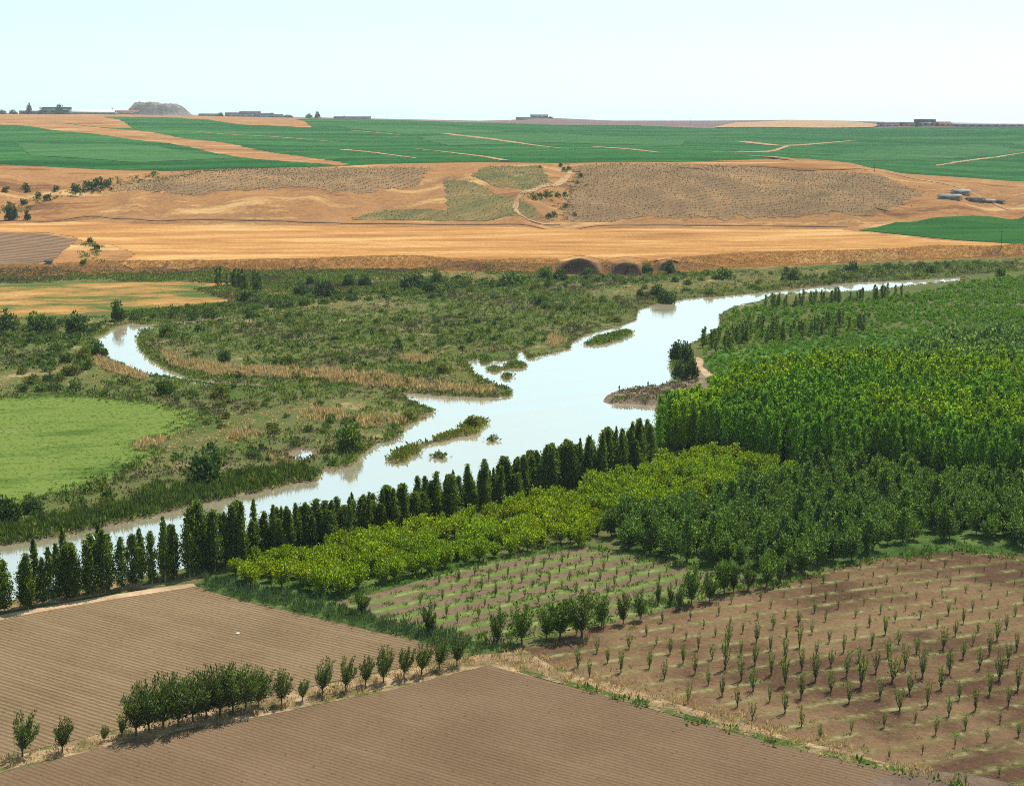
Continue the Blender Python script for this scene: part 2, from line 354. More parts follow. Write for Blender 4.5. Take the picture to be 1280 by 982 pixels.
# terrain: one sheet, blended by painted land-use weights
def terrain_mat():
    g = G('land')
    at = g.n('ShaderNodeVertexColor', layer_name='land_use'); sep = g.n('ShaderNodeSeparateColor'); g.l(at.outputs[0], sep.inputs[0])
    n1 = g.noise(.035, 6, .68); n2 = g.noise(.9, 4, .7); n3 = g.noise(.011, 3, .5)
    val = g.ramp(g.math('ADD', g.math('MULTIPLY', n1, .75), g.math('MULTIPLY', n2, .25)),
        [(.34, (.04, .07, .017)), (.43, (.065, .10, .024)), (.49, (.115, .105, .045)), (.53, (.075, .11, .028)), (.585, (.14, .125, .052)), (.63, (.29, .215, .12)), (.70, (.36, .27, .17))])
    hv = g.mapped(.1, (.5, 1.4, 1))
    hill = g.ramp(g.math('ADD', g.math('MULTIPLY', g.noise(.016, 7, .7, hv), .8), g.math('MULTIPLY', g.noise(.30, 5, .75), .2)),
        [(.38, (.14, .072, .036)), (.435, (.23, .112, .048)), (.48, (.35, .178, .068)), (.52, (.235, .118, .056)), (.56, (.37, .20, .078)), (.62, (.48, .30, .135))])
    far = g.ramp(g.noise(.004, 5, .6, g.mapped(0, (.25, 2.0, 1))), [(.35, (.13, .085, .075)), (.55, (.18, .125, .11)), (.7, (.28, .19, .14))])
    mud = g.ramp(g.noise(.25, 5, .65), [(.35, (.11, .075, .05)), (.6, (.22, .155, .105)), (.75, (.36, .28, .2))])
    c = g.mix(sep.outputs[0], val, hill); c = g.mix(sep.outputs[1], c, far); c = g.mix(sep.outputs[2], c, mud)
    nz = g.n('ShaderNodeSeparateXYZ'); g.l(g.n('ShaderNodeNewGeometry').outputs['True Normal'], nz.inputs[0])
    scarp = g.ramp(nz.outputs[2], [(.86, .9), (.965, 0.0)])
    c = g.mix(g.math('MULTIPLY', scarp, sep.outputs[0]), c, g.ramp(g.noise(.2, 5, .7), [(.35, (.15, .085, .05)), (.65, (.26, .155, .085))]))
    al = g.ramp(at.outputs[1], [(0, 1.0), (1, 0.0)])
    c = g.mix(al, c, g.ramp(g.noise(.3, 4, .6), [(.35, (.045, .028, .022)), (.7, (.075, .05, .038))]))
    c = g.mix(g.ramp(g.noise(1.4, 4, .75), [(.35, .5), (.55, 0.0)]), c, g.mix(1.0, c, (.62, .6, .56), 'MULTIPLY'))
    return g.finish(c, g.noise(.7, 5, .7), .6, .4)

def water_mat():
    g = G('muddy_water')
    d = g.n('ShaderNodeBsdfDiffuse'); d.inputs[0].default_value = (.30, .255, .18, 1)
    gl = g.n('ShaderNodeBsdfGlossy'); gl.inputs[0].default_value = (.96, .97, .97, 1); g.l(g.ramp(g.noise(.035, 4, .6, g.mapped(.45, (.35, 1.8, 1))), [(.40, (.03,) * 3), (.62, (.13,) * 3)]), gl.inputs['Roughness'])
    b = g.n('ShaderNodeBump'); b.inputs['Strength'].default_value = .10; b.inputs['Distance'].default_value = .06
    h = g.math('ADD', g.noise(.9, 3, .6, g.mapped(.5, (.5, 1.3, 1))), g.math('MULTIPLY', g.noise(.08, 4, .6), 1.5))
    g.l(h, b.inputs['Height']); g.l(b.outputs[0], gl.inputs['Normal'])
    m = g.n('ShaderNodeMixShader'); g.l(g.ramp(g.noise(.03, 5, .65, g.mapped(.5, (.3, 1.6, 1))), [(.36, (.60,) * 3), (.50, (.71,) * 3), (.64, (.66,) * 3)]), m.inputs[0])
    g.l(d.outputs[0], m.inputs[1]); g.l(gl.outputs[0], m.inputs[2]); g.l(m.outputs[0], g.out.inputs[0]); return g.m

# ------------------------------------------------------------------ object helpers
def link(o, parent=None):
    COL.objects.link(o)
    if parent is not None: o.parent = parent
    return o
def mesh(name, V, F, mats, mi=None, smooth_=False):
    V = np.asarray(V, np.float32); me = bpy.data.meshes.new(name)
    if isinstance(F, np.ndarray):
        n, k = F.shape
        me.vertices.add(len(V)); me.vertices.foreach_set('co', V.ravel())
        me.loops.add(n * k); me.loops.foreach_set('vertex_index', F.astype(np.int32).ravel())
        me.polygons.add(n); me.polygons.foreach_set('loop_start', np.arange(0, n * k, k, dtype=np.int32))
        me.update(calc_edges=True)
    else: me.from_pydata([tuple(map(float, v)) for v in V], [], F); me.update()
    for m in (mats if isinstance(mats, (list, tuple)) else [mats]): me.materials.append(m)
    if mi is not None: me.polygons.foreach_set('material_index', np.asarray(mi, np.int32))
    if smooth_: me.polygons.foreach_set('use_smooth', np.ones(len(me.polygons), bool))
    return me
def tag(o, label=None, cat=None, group=None, kind=None):
    if label: o['label'] = label
    if cat: o['category'] = cat
    if group: o['group'] = group
    if kind: o['kind'] = kind
    return o
def obj(name, me, loc=(0, 0, 0), rz=0.0, s=1.0, parent=None):
    o = bpy.data.objects.new(name, me); link(o, parent)
    o.location = loc; o.rotation_euler = (0, 0, rz); o.scale = s if isinstance(s, tuple) else (s, s, s); return o
def empty(name, loc=(0, 0, 0), rz=0.0, s=1.0):
    o = obj(name, None, loc, rz, s); o.empty_display_size = .3; return o
ORD1 = ['', 'first','second','third','fourth','fifth','sixth','seventh','eighth','ninth','tenth','eleventh','twelfth','thirteenth','fourteenth','fifteenth','sixteenth','seventeenth','eighteenth','nineteenth']
TENS = ['', '', 'twenty','thirty','forty','fifty','sixty','seventy','eighty','ninety']
TENTH = ['', '', 'twentieth','thirtieth','fortieth','fiftieth','sixtieth','seventieth','eightieth','ninetieth']
def nth(n):
    if n >= 100: return 'hundredth' if n == 100 else 'hundred-and-' + nth(n - 100)
    if n < 20: return ORD1[n]
    return TENTH[n // 10] if n % 10 == 0 else TENS[n // 10] + '-' + ORD1[n % 10]

# ------------------------------------------------------------------ terrain sheet
def axis(fine, coarse): return np.unique(np.concatenate([fine] + coarse))
gx = axis(np.arange(-306, 306.1, 1.2), [np.arange(306, 700, 5), -np.arange(306, 700, 5), np.arange(700, 2600, 16), -np.arange(700, 2600, 16), np.array([2600, -2600.])])
gy = axis(np.arange(150, 790, 1.2), [np.arange(-400, 150, 50), np.arange(790, 1300, 2.5), np.arange(1300, 2000, 6), np.arange(2000, 4700, 14), np.arange(4700, 6000, 40)])
XX, YY = np.meshgrid(gx, gy); ZZ = height(XX, YY).reshape(XX.shape)
nx, ny = len(gx), len(gy)
idx = np.arange(nx * ny).reshape(ny, nx)
F = np.stack([idx[:-1, :-1], idx[:-1, 1:], idx[1:, 1:], idx[1:, :-1]], -1).reshape(-1, 4)
TP = np.stack([XX.ravel(), YY.ravel()], 1)
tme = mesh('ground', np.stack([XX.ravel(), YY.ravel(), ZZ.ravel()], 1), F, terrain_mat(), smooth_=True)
x_, y_ = TP.T
bt, bowl = bluff_t(x_, y_)
w = np.zeros((len(TP), 4), np.float32)
w[:, 0] = sstep((bt + .6 + .5 * np.sin(x_ * .7) * np.sin(y_ * .5)) / .8)
w[:, 1] = sstep((y_ - 2750) / 60) * sstep((x_ + .16 * y_) / 150)
nearw = (y_ > 180) & (y_ < 790) & (np.abs(x_) < 330)
mudw = np.zeros(len(TP)); mudw[nearw] = np.clip(1.15 - river_sd(TP[nearw]) / 2.2, 0, 1); w[:, 2] = mudw
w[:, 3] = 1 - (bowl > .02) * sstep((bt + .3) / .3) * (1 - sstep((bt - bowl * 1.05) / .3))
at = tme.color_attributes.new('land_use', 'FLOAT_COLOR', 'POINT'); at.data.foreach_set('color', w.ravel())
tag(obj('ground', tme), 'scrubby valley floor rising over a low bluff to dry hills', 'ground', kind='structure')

def zs(P, off=0.0):
    P = np.atleast_2d(P); return height(P[:, 0], P[:, 1]) + off
ROWSTART = {}
def patch(name, px, mat, label, cat, off=.05, step=6., jit=.4, grid=True, kind='structure', seed=1, world=False):
    W = np.asarray(px, float) if world else survey(px)
    O = densify(W, step, jit, True, seed)
    keep = [0]
    for i in range(1, len(O)):
        if np.hypot(*(O[i] - O[keep[-1]])) > .05: keep.append(i)
    O = O[keep]
    pts = O
    lo, hi = O.min(0), O.max(0)
    if grid:
        xs = gx[(gx > lo[0]) & (gx < hi[0])]; ys = gy[(gy > lo[1]) & (gy < hi[1])]
        sx = max(1, int(step / max(np.median(np.diff(xs)) if len(xs) > 1 else 1, .1) * .8)); sy = max(1, int(step / max(np.median(np.diff(ys)) if len(ys) > 1 else 1, .1) * .8))
        A, B = np.meshgrid(xs[::sx], ys[::sy]); I = np.stack([A.ravel(), B.ravel()], 1)
        if len(I): I = I[sdf(I, O) < -step * .3]
        pts = np.vstack([O, I]) if len(I) else O
    r = delaunay_2d_cdt([Vector(p) for p in pts], [], [list(range(len(O)))], 1, 1e-4)
    V2 = np.array([tuple(v) for v in r[0]]); F = [tuple(f) for f in r[2]]
    fc = [f for f in F if len(f) >= 3]
    zz = zs(V2, off); zz[:len(O)] -= max(0, off - .12) if name in ('crop_field', 'vineyard') and off > .3 else 0
    V = np.column_stack([V2, zz])
    me = mesh(name, V, fc, mat, smooth_=True)
    import bmesh
    bm = bmesh.new(); bm.from_mesh(me); bmesh.ops.recalc_face_normals(bm, faces=bm.faces)
    if sum(f.normal.z for f in bm.faces) < 0: bmesh.ops.reverse_faces(bm, faces=bm.faces)
    bm.to_mesh(me); bm.free()
    return tag(obj(name, me), label, cat, kind=kind)
def ribbon(name, px, widths, mat, label, cat, off=.06, kind='structure', step=4., jit=.15):
    L = survey(px); L = smooth(L, False, 2); s = np.linspace(0, 1, len(px)); q = np.linspace(0, 1, len(L))
    wd = np.interp(q, s, widths) / 2
    t = np.gradient(L, axis=0); t /= np.maximum(np.hypot(*t.T), 1e-6)[:, None]; n = np.stack([-t[:, 1], t[:, 0]], 1)
    poly = np.vstack([L + n * wd[:, None], (L - n * wd[:, None])[::-1]])
    return patch(name, poly, mat, label, cat, off, step, jit, True, kind, 3, world=True)

# water
def water(name, poly, label):
    O = np.asarray(poly); lo, hi = O.min(0) - 6, O.max(0) + 6; lo[0] = min(lo[0], -300)
    me = mesh(name, [(lo[0], lo[1], WZ), (hi[0], lo[1], WZ), (hi[0], hi[1], WZ), (lo[0], hi[1], WZ)], np.array([[0, 1, 2, 3]]), water_mat_)
    tag(obj(name, me), label, 'water', kind='structure')
water_mat_ = water_mat()
water('river_water', RIVER, 'wide pale muddy river winding across the valley')

# near fields
FIELD_A = [(-120,799),(0,770.5),(120,752.5),(245,733),(300,750),(400,773),(530,803),(578,819),(530,829),(400,855),(330,872),(160,908),(0,948),(-120,980)]
FIELD_B = [(-160,1010),(0,967),(160,927),(330,895),(450,871),(612,832),(740,865),(880,905),(1080,956),(1230,993),(1400,1045),(700,1200),(-300,1200)]
FIELD_D = [(652,810),(700,796),(780,772),(860,750),(940,735),(1010,722),(1090,699),(1200,690),(1320,697),(1420,740),(1420,1068),(1330,1028),(1200,981),(1060,939),(900,894),(745,850),(690,832)]
FIELD_E = [(415,752),(470,742),(560,716),(640,698),(735,684),(810,695),(890,709),(945,722),(880,748),(800,772),(700,789),(620,806),(560,796),(470,772)]
patch('ploughed_field', FIELD_A, M['soil_upper'], 'pale ploughed field with fine furrows beside the line of poplars', 'field', .05, 5, .25, False)
patch('ploughed_field', FIELD_B, M['soil_lower'], 'large brown ploughed field in front, below the row of small trees', 'field', .06, 5, .25, False)
patch('sapling_field', FIELD_D, M['orchard_soil'], 'brown field planted with rows of young saplings, dark in the middle', 'field', .05, 5, .4, False)
patch('sapling_field', FIELD_E, M['mid_orchard_soil'], 'small weedy field with green stripes and tiny saplings below the orchard', 'field', .065, 5, .4, False)
patch('grass_verge', [(-120,985),(0,950),(160,909),(330,873),(400,856),(530,830),(600,818),(650,812),(660,820),(612,831),(450,870),(330,894),(160,926),(0,966),(-120,1003)], M['verge'], 'strip of dry pale grass under the row of small trees', 'verge', .03, 3, .4, False)
patch('grass_verge', [(612,832),(655,811),(750,839),(900,883),(1060,929),(1200,973),(1330,1021),(1330,1032),(1230,992),(1080,955),(880,904),(740,864)], M['verge'], 'dry tan grass verge between the ploughed field and the sapling field', 'verge', .035, 3, .4, False)
ribbon('grass_strip', [(650,838),(740,862),(880,902),(1000,934),(1080,952),(1215,986),(1300,1010)], [.8,1.6,1.4,1.8,1.6,2.2,2], M['green_verge'], 'narrow green grass strip along the ploughed field edge', 'verge', .08, step=2, jit=.2)
ribbon('dirt_path', [(-120,802),(0,771),(100,753),(180,740),(243,731)], [2.0,2.2,2.2,2.4,1.8], M['track'], 'pale dirt path between poplars and ploughed field', 'path', .07, step=3)
patch('bank_verge', [(-120,792),(0,766),(100,748),(180,735),(243,726),(262,712),(240,704),(100,738),(0,760),(-120,780)], M['verge'], 'dry grassy strip at the foot of the poplars', 'verge', .04, 3, .4, False)
patch('orchard_ground', [(246,737),(262,715),(330,690),(480,645),(640,603),(760,575),(830,556),(900,575),(1100,585),(1290,612),(1420,640),(1420,738),(1320,696),(1200,689),(1090,698),(945,721),(890,708),(735,683),(560,715),(470,741),(415,751),(470,773),(600,805),(650,811),(600,818),(530,803),(400,772)], M['underwood'], 'grassy ground under the orchards', 'ground', .03, 5, .3, False)
ribbon('gravel_track', [(1110,990),(1150,975),(1200,972),(1260,985),(1330,1010)], [7,5,3,3,3], M['gray_track'], 'grey gravel track entering at the corner of the ploughed field', 'track', .09, step=2)
# valley
patch('meadow', [(-160,500),(0,497),(60,493),(150,499),(215,509),(252,520),(240,532),(215,545),(172,556),(195,566),(170,586),(125,602),(60,622),(0,632),(-160,655)], M['meadow'], 'bright green meadow on the left bank', 'meadow', .06, 2.5, 1.0)
patch('dry_meadow', [(-160,360),(0,357),(120,354),(250,352),(330,357),(370,366),(290,376),(240,382),(150,388),(60,395),(0,400),(-160,410)], M['dry_meadow'], 'tan dry meadow with green streaks beyond the oxbow', 'meadow', .08, 5, 1.0)
patch('spit', [(757,501),(761,495),(776,488),(810,485),(845,480),(868,474),(872,455),(880,452),(895,470),(905,482),(880,494),(822,505),(790,503)], M['spit'], 'dark bare earth spit reaching into the river', 'bank', .06, 2, .3)
ribbon('footpath', [(868,447),(876,450),(872,459),(880,464),(888,471),(895,478),(893,483)], [2.5,2.5,2.5,3,3.4,3,2], M['track'], 'pale footpath winding down to the spit', 'path', .12, step=2)
patch('young_stand', [(877,448),(950,432),(1020,424),(1100,413),(1300,409),(1450,412),(1450,500),(1290,500),(1040,497),(905,525),(890,500),(884,470)], M['young_stand'], 'smooth light green young plantation', 'field', .1, 6, 1.0)
# terrace and hills
patch('stubble_field', [(-160,287),(40,279),(200,281),(400,283),(600,284),(800,286),(1050,287),(1080,291),(1180,301),(1300,309),(1480,312),(1480,316),(1280,318),(1100,326),(1000,331),(900,333),(850,328),(832,324),(815,327),(800,323),(784,321),(768,323),(756,326),(742,322),(725,319),(708,322),(694,330),(500,336),(330,338),(170,338),(150,330),(170,318),(140,306),(110,305),(95,297),(60,291),(-160,289)], M['stubble'], 'broad orange stubble field on the river terrace', 'field', .15, 5, .8)
patch('crop_field', [(1072,288),(1120,278),(1280,271),(1480,262),(1480,312),(1280,307),(1180,299)], M['bright_crop'], 'dark green crop field at the right beyond the stubble', 'field', .3, 6, .3)
patch('ploughed_field', [(-160,290),(0,291),(60,293),(97,300),(80,312),(72,322),(40,331),(-160,336)], M['dark_plough'], 'dark ploughed field with straw stripes at the far left', 'field', .2, 5, .5)
patch('vineyard', [(141,238),(178,225),(262,212),(430,210),(540,211),(520,232),(430,240),(319,237),(215,243)], M['vine_soil'], 'grey brown vineyard slope on the left hill', 'vineyard', .2, 4, 3)
patch('vineyard', [(725,207),(850,206),(930,208),(1080,217),(1110,223),(1155,241),(1110,262),(1085,270),(960,272),(850,273),(720,277),(702,272),(712,240)], M['vine_soil'], 'wide grey brown vineyard slope on the right hill', 'vineyard', .2, 4, 3)
patch('vineyard', [(588,220),(626,208),(674,207),(694,234),(660,239),(612,231)], M['vine_green'], 'greenish vineyard plot on the middle hill', 'vineyard', .2, 5, 1)
patch('vineyard', [(554,225),(643,248),(681,272),(612,276),(440,275),(480,262),(560,264)], M['vine_green'], 'greenish grey vineyard plot above the stubble', 'vineyard', .25, 5, 1)
patch('dry_slope', [(920,208),(985,204),(1050,204),(1085,213),(1000,214)], M['hill_dry'], 'orange dry cap of the right hill', 'slope', .5, 6, 1)
CR = [(1600,232),(1280,227),(1206,222),(1129,217),(1090,211),(1065,204),(850,203),(700,204),(610,203),(520,204),(427,208),(336,210),(255,212),(201,214),(128,212),(0,206),(-300,206)]
patch('crop_field', CR + [(-300,153),(0,156),(101,166),(201,178),(302,197),(350,202),(427,207.5),(440,205),(380,196),(290,180),(200,167),(100,157),(50,153),(110,158),(168,161),(150,150),(130,146),(215,147),(300,156),(390,160),(370,149),(400,149),(560,153),(700,157),(900,161),(1100,160),(1280,159),(1600,160)], M['crop'], 'vast dark green crop fields rolling over the plateau', 'field', 1.3, 14, 1.5)
for px, wd, lb in [
  ([(440,165),(500,170)], [8,3], 'short pale earth strip in the green fields, left of the pole'),
  ([(428,189),(470,193),(520,200)], [10,7,2], 'pale earth strip near the left crest of the green fields'),
  ([(245,166),(330,172),(430,180)], [3,7,2], 'thin pale track across the left green field'),
  ([(555,168),(620,176),(700,187)], [14,12,3], 'long pale earth strip slanting through the middle green field'),
  ([(520,188),(570,193),(632,203)], [3,6,8], 'pale track descending to the middle crest'),
  ([(740,185),(770,187),(825,193)], [4,12,4], 'pale bend of track in the green field right of the gully'),
  ([(925,178),(965,183),(985,184),(1070,177)], [14,22,14,3], 'brown eroded fork in the right green field'),
  ([(890,192),(930,193),(985,184)], [4,10,5], 'brown track joining the eroded fork'),
  ([(938,197),(965,198),(992,201)], [8,12,5], 'small bare patch above the right hill'),
  ([(1170,209),(1205,203),(1280,191),(1400,182)], [3,7,5,3], 'light track curving over the far right green field')]:
    ribbon('earth_track', px, wd, M['pale_track'], lb, 'track', 1.7, step=7, jit=.9)
for px, lb in [([(520,172),(700,168),(860,176),(850,184),(700,180),(560,184)], 'lighter green plot in the middle of the far fields'), ([(990,196),(1130,184),(1290,176),(1290,190),(1180,200),(1080,203)], 'lighter green plot at the right of the far fields'),
   ([(20,180),(160,182),(300,199),(180,205),(40,197)], 'lighter green plot inside the lower left field'), ([(420,158),(560,160),(640,166),(520,170),(440,163)], 'lighter green plot under the skyline')]:
    patch('crop_plot', px, M['light_crop'], lb, 'field', 1.6, 14, 2)
patch('pale_hill', [(893,160),(920,154),(1000,150.5),(1060,152),(1112,157),(1090,160),(1000,160.5)], M['pale_track'], 'pale bare fields on the right horizon', 'field', 1.5, 30, 2)
ribbon('farm_track', [(1110,216),(1160,226),(1200,234),(1232,250),(1260,262)], [3,4,4,4,3], M['pale_track'], 'pale track past the farm sheds', 'track', .3, step=6)
ribbon('earth_track', [(700,281),(640,268),(650,240),(700,232),(712,218)], [2,3,5,7,3], M['pale_track'], 'pale path up the gully between the hills', 'track', .4, step=5)
ribbon('earth_track', [(-100,272),(40,276),(200,277),(420,279),(620,281),(800,281),(1060,284)], [3,3,3,3,3,4,3], plain_mat('dark_track', (.16, .10, .06), .3, .1), 'dark ditch line at the foot of the hills', 'track', .35, step=6)

# ------------------------------------------------------------------ plants: leaf and limb builders
def unit(v): return v / np.maximum(np.linalg.norm(v, axis=-1, keepdims=True), 1e-9)
def leaf_quads(P, D, size, aspect, g):
    n = len(P); D = unit(D); r = unit(np.cross(D, g.normal(size=(n, 3)))); L = (size * g.uniform(.65, 1.35, n))[:, None]
    W_ = L / aspect
    V = np.stack([P - r * W_ * .18, P + D * L * .45 - r * W_ * .5, P + D * L, P + D * L * .5 + r * W_ * .5], 1).reshape(-1, 3)
    return V, np.arange(4 * n).reshape(n, 4)
def tube(path, radii, sides=6):
    path = np.asarray(path, float); V, F = [], []
    for i, (p, r) in enumerate(zip(path, radii)):
        t = unit(path[min(i + 1, len(path) - 1)] - path[max(i - 1, 0)]); a = unit(np.cross(t, (.3, .9, .1))); b = np.cross(t, a)
        for k in range(sides):
            q = 2 * math.pi * k / sides; V.append(p + r * (a * math.cos(q) + b * math.sin(q)))
    for i in range(len(path) - 1):
        for k in range(sides):
            F.append((i * sides + k, i * sides + (k + 1) % sides, (i + 1) * sides + (k + 1) % sides, (i + 1) * sides + k))
    return np.array(V), np.array(F)
def join(parts):
    V, F, o = [], [], 0
    for v, f in parts: V.append(v); F.append(f + o); o += len(v)
    return np.vstack(V), np.vstack(F)
def vase_tree(seed, Ht, Wd, trunk, nl, leaf, nlimb=14, up=.7, lean=0.0, aspect=2.2, upleaf=.8):
    g = np.random.default_rng(seed); wood = [tube([(0, 0, -.15), (.03, 0, trunk * .5), (.0, .03, trunk)], [.13, .10, .09])]
    P, D = [], []
    for i in range(nlimb):
        az = 2 * math.pi * (i * .381966 + g.uniform(-.06, .06)); rad = Wd / 2 * math.sqrt((i + .6) / nlimb) * g.uniform(.8, 1.05)
        top = Ht * (1 - .38 * (rad / (Wd / 2)) ** 2 * (1 - up * .4)) * (g.uniform(.86, 1.05) if up < .85 else g.uniform(.62, 1.12))
        e = np.array([math.cos(az) * rad + lean * Ht, math.sin(az) * rad, top])
        s = np.array([0, 0, trunk * g.uniform(.75, 1.0)]); c = s + (e - s) * .45 + np.array([math.cos(az), math.sin(az), -.2]) * rad * .28
        tt = np.linspace(0, 1, 5)[:, None]; pa = (1 - tt) ** 2 * s + 2 * tt * (1 - tt) * c + tt ** 2 * e
        wood.append(tube(pa, [.05, .04, .03, .018, .008], 4))
        m = int(nl / nlimb); t = g.beta(1.6, 1.1, m)[:, None] * .95 + .05
        q = (1 - t) ** 2 * s + 2 * t * (1 - t) * c + t ** 2 * e
        d = unit(2 * (1 - t) * (c - s) + 2 * t * (e - c)); off = g.normal(size=(m, 3)) * Wd * (.085 if up < .85 else .060) * (1.15 - .6 * t)
        q = q + off; q[:, 2] = np.maximum(q[:, 2], trunk * .7)
        P.append(q); D.append(d * upleaf + unit(off) * .5 + g.normal(size=(m, 3)) * .25)
    V, F = leaf_quads(np.vstack(P), np.vstack(D), leaf, aspect, g)
    return (V, F), join(wood)
def column_tree(seed, Ht, Wd, base, nl, leaf, nc=46, taper=.75, aspect=1.9):
    g = np.random.default_rng(seed); wood = [tube([(0, 0, -.2), (.04, .02, Ht * .4), (0, .05, Ht * .93)], [.17, .11, .02])]
    C = []
    for i in range(nc):
        t = (i + g.uniform(0, 1)) / nc; prof = (min(1, t / .22) ** .6) * (1 - taper * max(0, (t - .35) / .65) ** 1.5)
        az = g.uniform(0, 2 * math.pi); r = Wd / 2 * prof * g.uniform(.35, 1.0)
        z = base + (Ht - base) * t; C.append((math.cos(az) * r, math.sin(az) * r, z, (.08 * Wd + .14 * Wd * prof) * g.uniform(.7, 1.25)))
        if i % 3 == 0: wood.append(tube([(0, 0, max(.3, z - r * 2.2)), (C[-1][0] * .6, C[-1][1] * .6, z - .5 * r), C[-1][:3]], [.05, .03, .01], 4))
    C = np.array(C); k = g.integers(0, nc, nl); off = g.normal(size=(nl, 3)) * np.stack([C[k, 3], C[k, 3], C[k, 3] * 1.9], 1) * .62
    P = C[k, :3] + off; P[:, 2] = np.clip(P[:, 2], base * .75, Ht * 1.03)
    D = np.column_stack([P[:, :2] * .45, np.full(nl, 1.0)]) + g.normal(size=(nl, 3)) * .45
    return leaf_quads(P, D, leaf, aspect, g), join(wood)
def mound(seed, Ht, Wd, nl, leaf, nc=22, aspect=1.7, core=.5, up=.7):
    g = np.random.default_rng(seed); C = []
    for i in range(nc):
        az = g.uniform(0, 2 * math.pi); el = math.asin(g.uniform(0.02, 1)); s = g.uniform(core, 1)
        C.append((math.cos(az) * math.cos(el) * Wd * .42 * s, math.sin(az) * math.cos(el) * Wd * .42 * s, max(.08 * Ht, math.sin(el) * Ht * .84 * s * g.uniform(.8, 1.1))))
    C = np.array(C); k = g.integers(0, nc, nl); n = unit(g.normal(size=(nl, 3))); r = g.uniform(.55, 1, nl)[:, None]
    off = n * r * np.array([Wd * .17, Wd * .17, Ht * .17]); P = C[k] + off; P[:, 2] = np.maximum(P[:, 2], .03)
    D = n * .8 + unit(C[k] + 1e-6) * .4 + np.array([0, 0, up]) + g.normal(size=(nl, 3)) * .3
    wood = [tube([(0, 0, -.1), tuple(c * .55), tuple(c * .95)], [.06, .04, .01], 4) for c in C[::3]]
    return leaf_quads(P, D, leaf, aspect, g), join(wood)
def both(lf, wd, lm, wm, name):                             # small plants: leaves and stems in one mesh
    V, F = join([lf, wd]); return mesh(name, V, F, [lm, wm], np.r_[np.zeros(len(lf[1])), np.ones(len(wd[1]))])
def kinds(fn, mats, wood, name, n):                         # n variants: (crown mesh, trunk mesh)
    out = []
    for i in range(n):
        lf, wd = fn(i); m = mats[i % len(mats)] if isinstance(mats, list) else mats
        out.append((mesh(name + '_crown', *lf, m), mesh(name + '_trunk', *wd, wood)))
    return out
def tree(name, var, loc, s=1.0, rz=None, label=None, cat='tree', group=None):
    r = empty(name, loc, random.uniform(0, 6.28) if rz is None else rz, s)
    obj('trunk', var[1], parent=r); obj('crown', var[0], parent=r)
    return tag(r, label, cat, group)
def at(u, v):
    v = max(v, np.interp(u, [a for a, b in HORI], [b for a, b in HORI]) + 1.0)
    p = survey([(u, v)])[0]; return (p[0], p[1], float(zs(p)[0]))
def proj(P, z=0.0):
    P = np.atleast_2d(P); dep = P[:, 1] * cP + (80 - z) * sP
    return np.stack([CU + FPX * P[:, 0] / dep, CV + FPX * ((80 - z) * cP - P[:, 1] * sP) / dep], 1)
def ppm(loc): return FPX / (loc[1] * cP + (80 - loc[2]) * sP)   # photo pixels per metre at a place
def grid_in(poly, a, b, rot, jit, seed, world=False):
    g = np.random.default_rng(seed); W = np.asarray(poly) if world else survey(poly)
    c, s = math.cos(rot), math.sin(rot); R = np.array([[c, -s], [s, c]]); L = W @ R
    lo, hi = L.min(0), L.max(0)
    A, B = np.meshgrid(np.arange(lo[0], hi[0], a), np.arange(lo[1], hi[1], b)); Q = np.stack([A.ravel(), B.ravel()], 1)
    row = np.repeat(np.arange(A.shape[0]), A.shape[1])
    Q = Q + g.normal(size=Q.shape) * jit; P = Q @ R.T; k = inpoly(P, W)
    return P[k], row[k]
def in_frame(P, z=0.0, m=40):
    q = proj(P, z); return (q[:, 0] > -m) & (q[:, 0] < 1280 + m) & (q[:, 1] < 982 + m + 20)

def stuff(name, tmpl, P, s, mats, label, cat, zoff=0.0, mi=None, squash=(.8, 1.25), seed=0):
    """one object: many copies of small templates (V, F) set down at P"""
    g = np.random.default_rng(seed); Vs, Fs, o = [], [], 0
    z = zs(P) + zoff; pick = g.integers(0, len(tmpl), len(P))
    for t, (V, F) in enumerate(tmpl):
        k = np.where(pick == t)[0]
        if not len(k): continue
        a = g.uniform(0, 6.283, len(k)); sc_ = (np.broadcast_to(s, (len(P),))[k] * g.uniform(.7, 1.3, len(k)))
        ca, sa = np.cos(a)[:, None], np.sin(a)[:, None]; hz = g.uniform(*squash, len(k))
        X = (V[:, 0] * ca - V[:, 1] * sa) * sc_[:, None] + P[k, 0:1]; Y = (V[:, 0] * sa + V[:, 1] * ca) * sc_[:, None] + P[k, 1:2]
        Zc = V[:, 2] * (sc_ * hz)[:, None] + z[k][:, None]
        Vs.append(np.stack([X, Y, Zc], -1).reshape(-1, 3))
        Fs.append((F[None] + (np.arange(len(k)) * len(V))[:, None, None]).reshape(-1, F.shape[1]) + o); o += len(k) * len(V)
    me = mesh(name, np.vstack(Vs), np.vstack(Fs), mats)
    return tag(obj(name, me), label, cat, kind='stuff')
def tuft(seed, n, ht, wd, leaf, aspect, up=1.2):
    g = np.random.default_rng(seed); P = np.column_stack([g.normal(size=(n, 2)) * wd * .35, g.uniform(0, .35, n) * ht])
    D = np.column_stack([P[:, :2] * .8, np.full(n, up)]) + g.normal(size=(n, 3)) * .4
    return leaf_quads(P, D, leaf, aspect, g)
def scatter(px, per100, seed, world=False, avoid=None):
    W = np.asarray(px, float) if world else survey(px); g = np.random.default_rng(seed); lo, hi = W.min(0), W.max(0)
    n = int((hi - lo).prod() * per100 / 100); P = g.uniform(lo, hi, (n, 2)); P = P[inpoly(P, W)]
    return P[in_frame(P, m=160)]

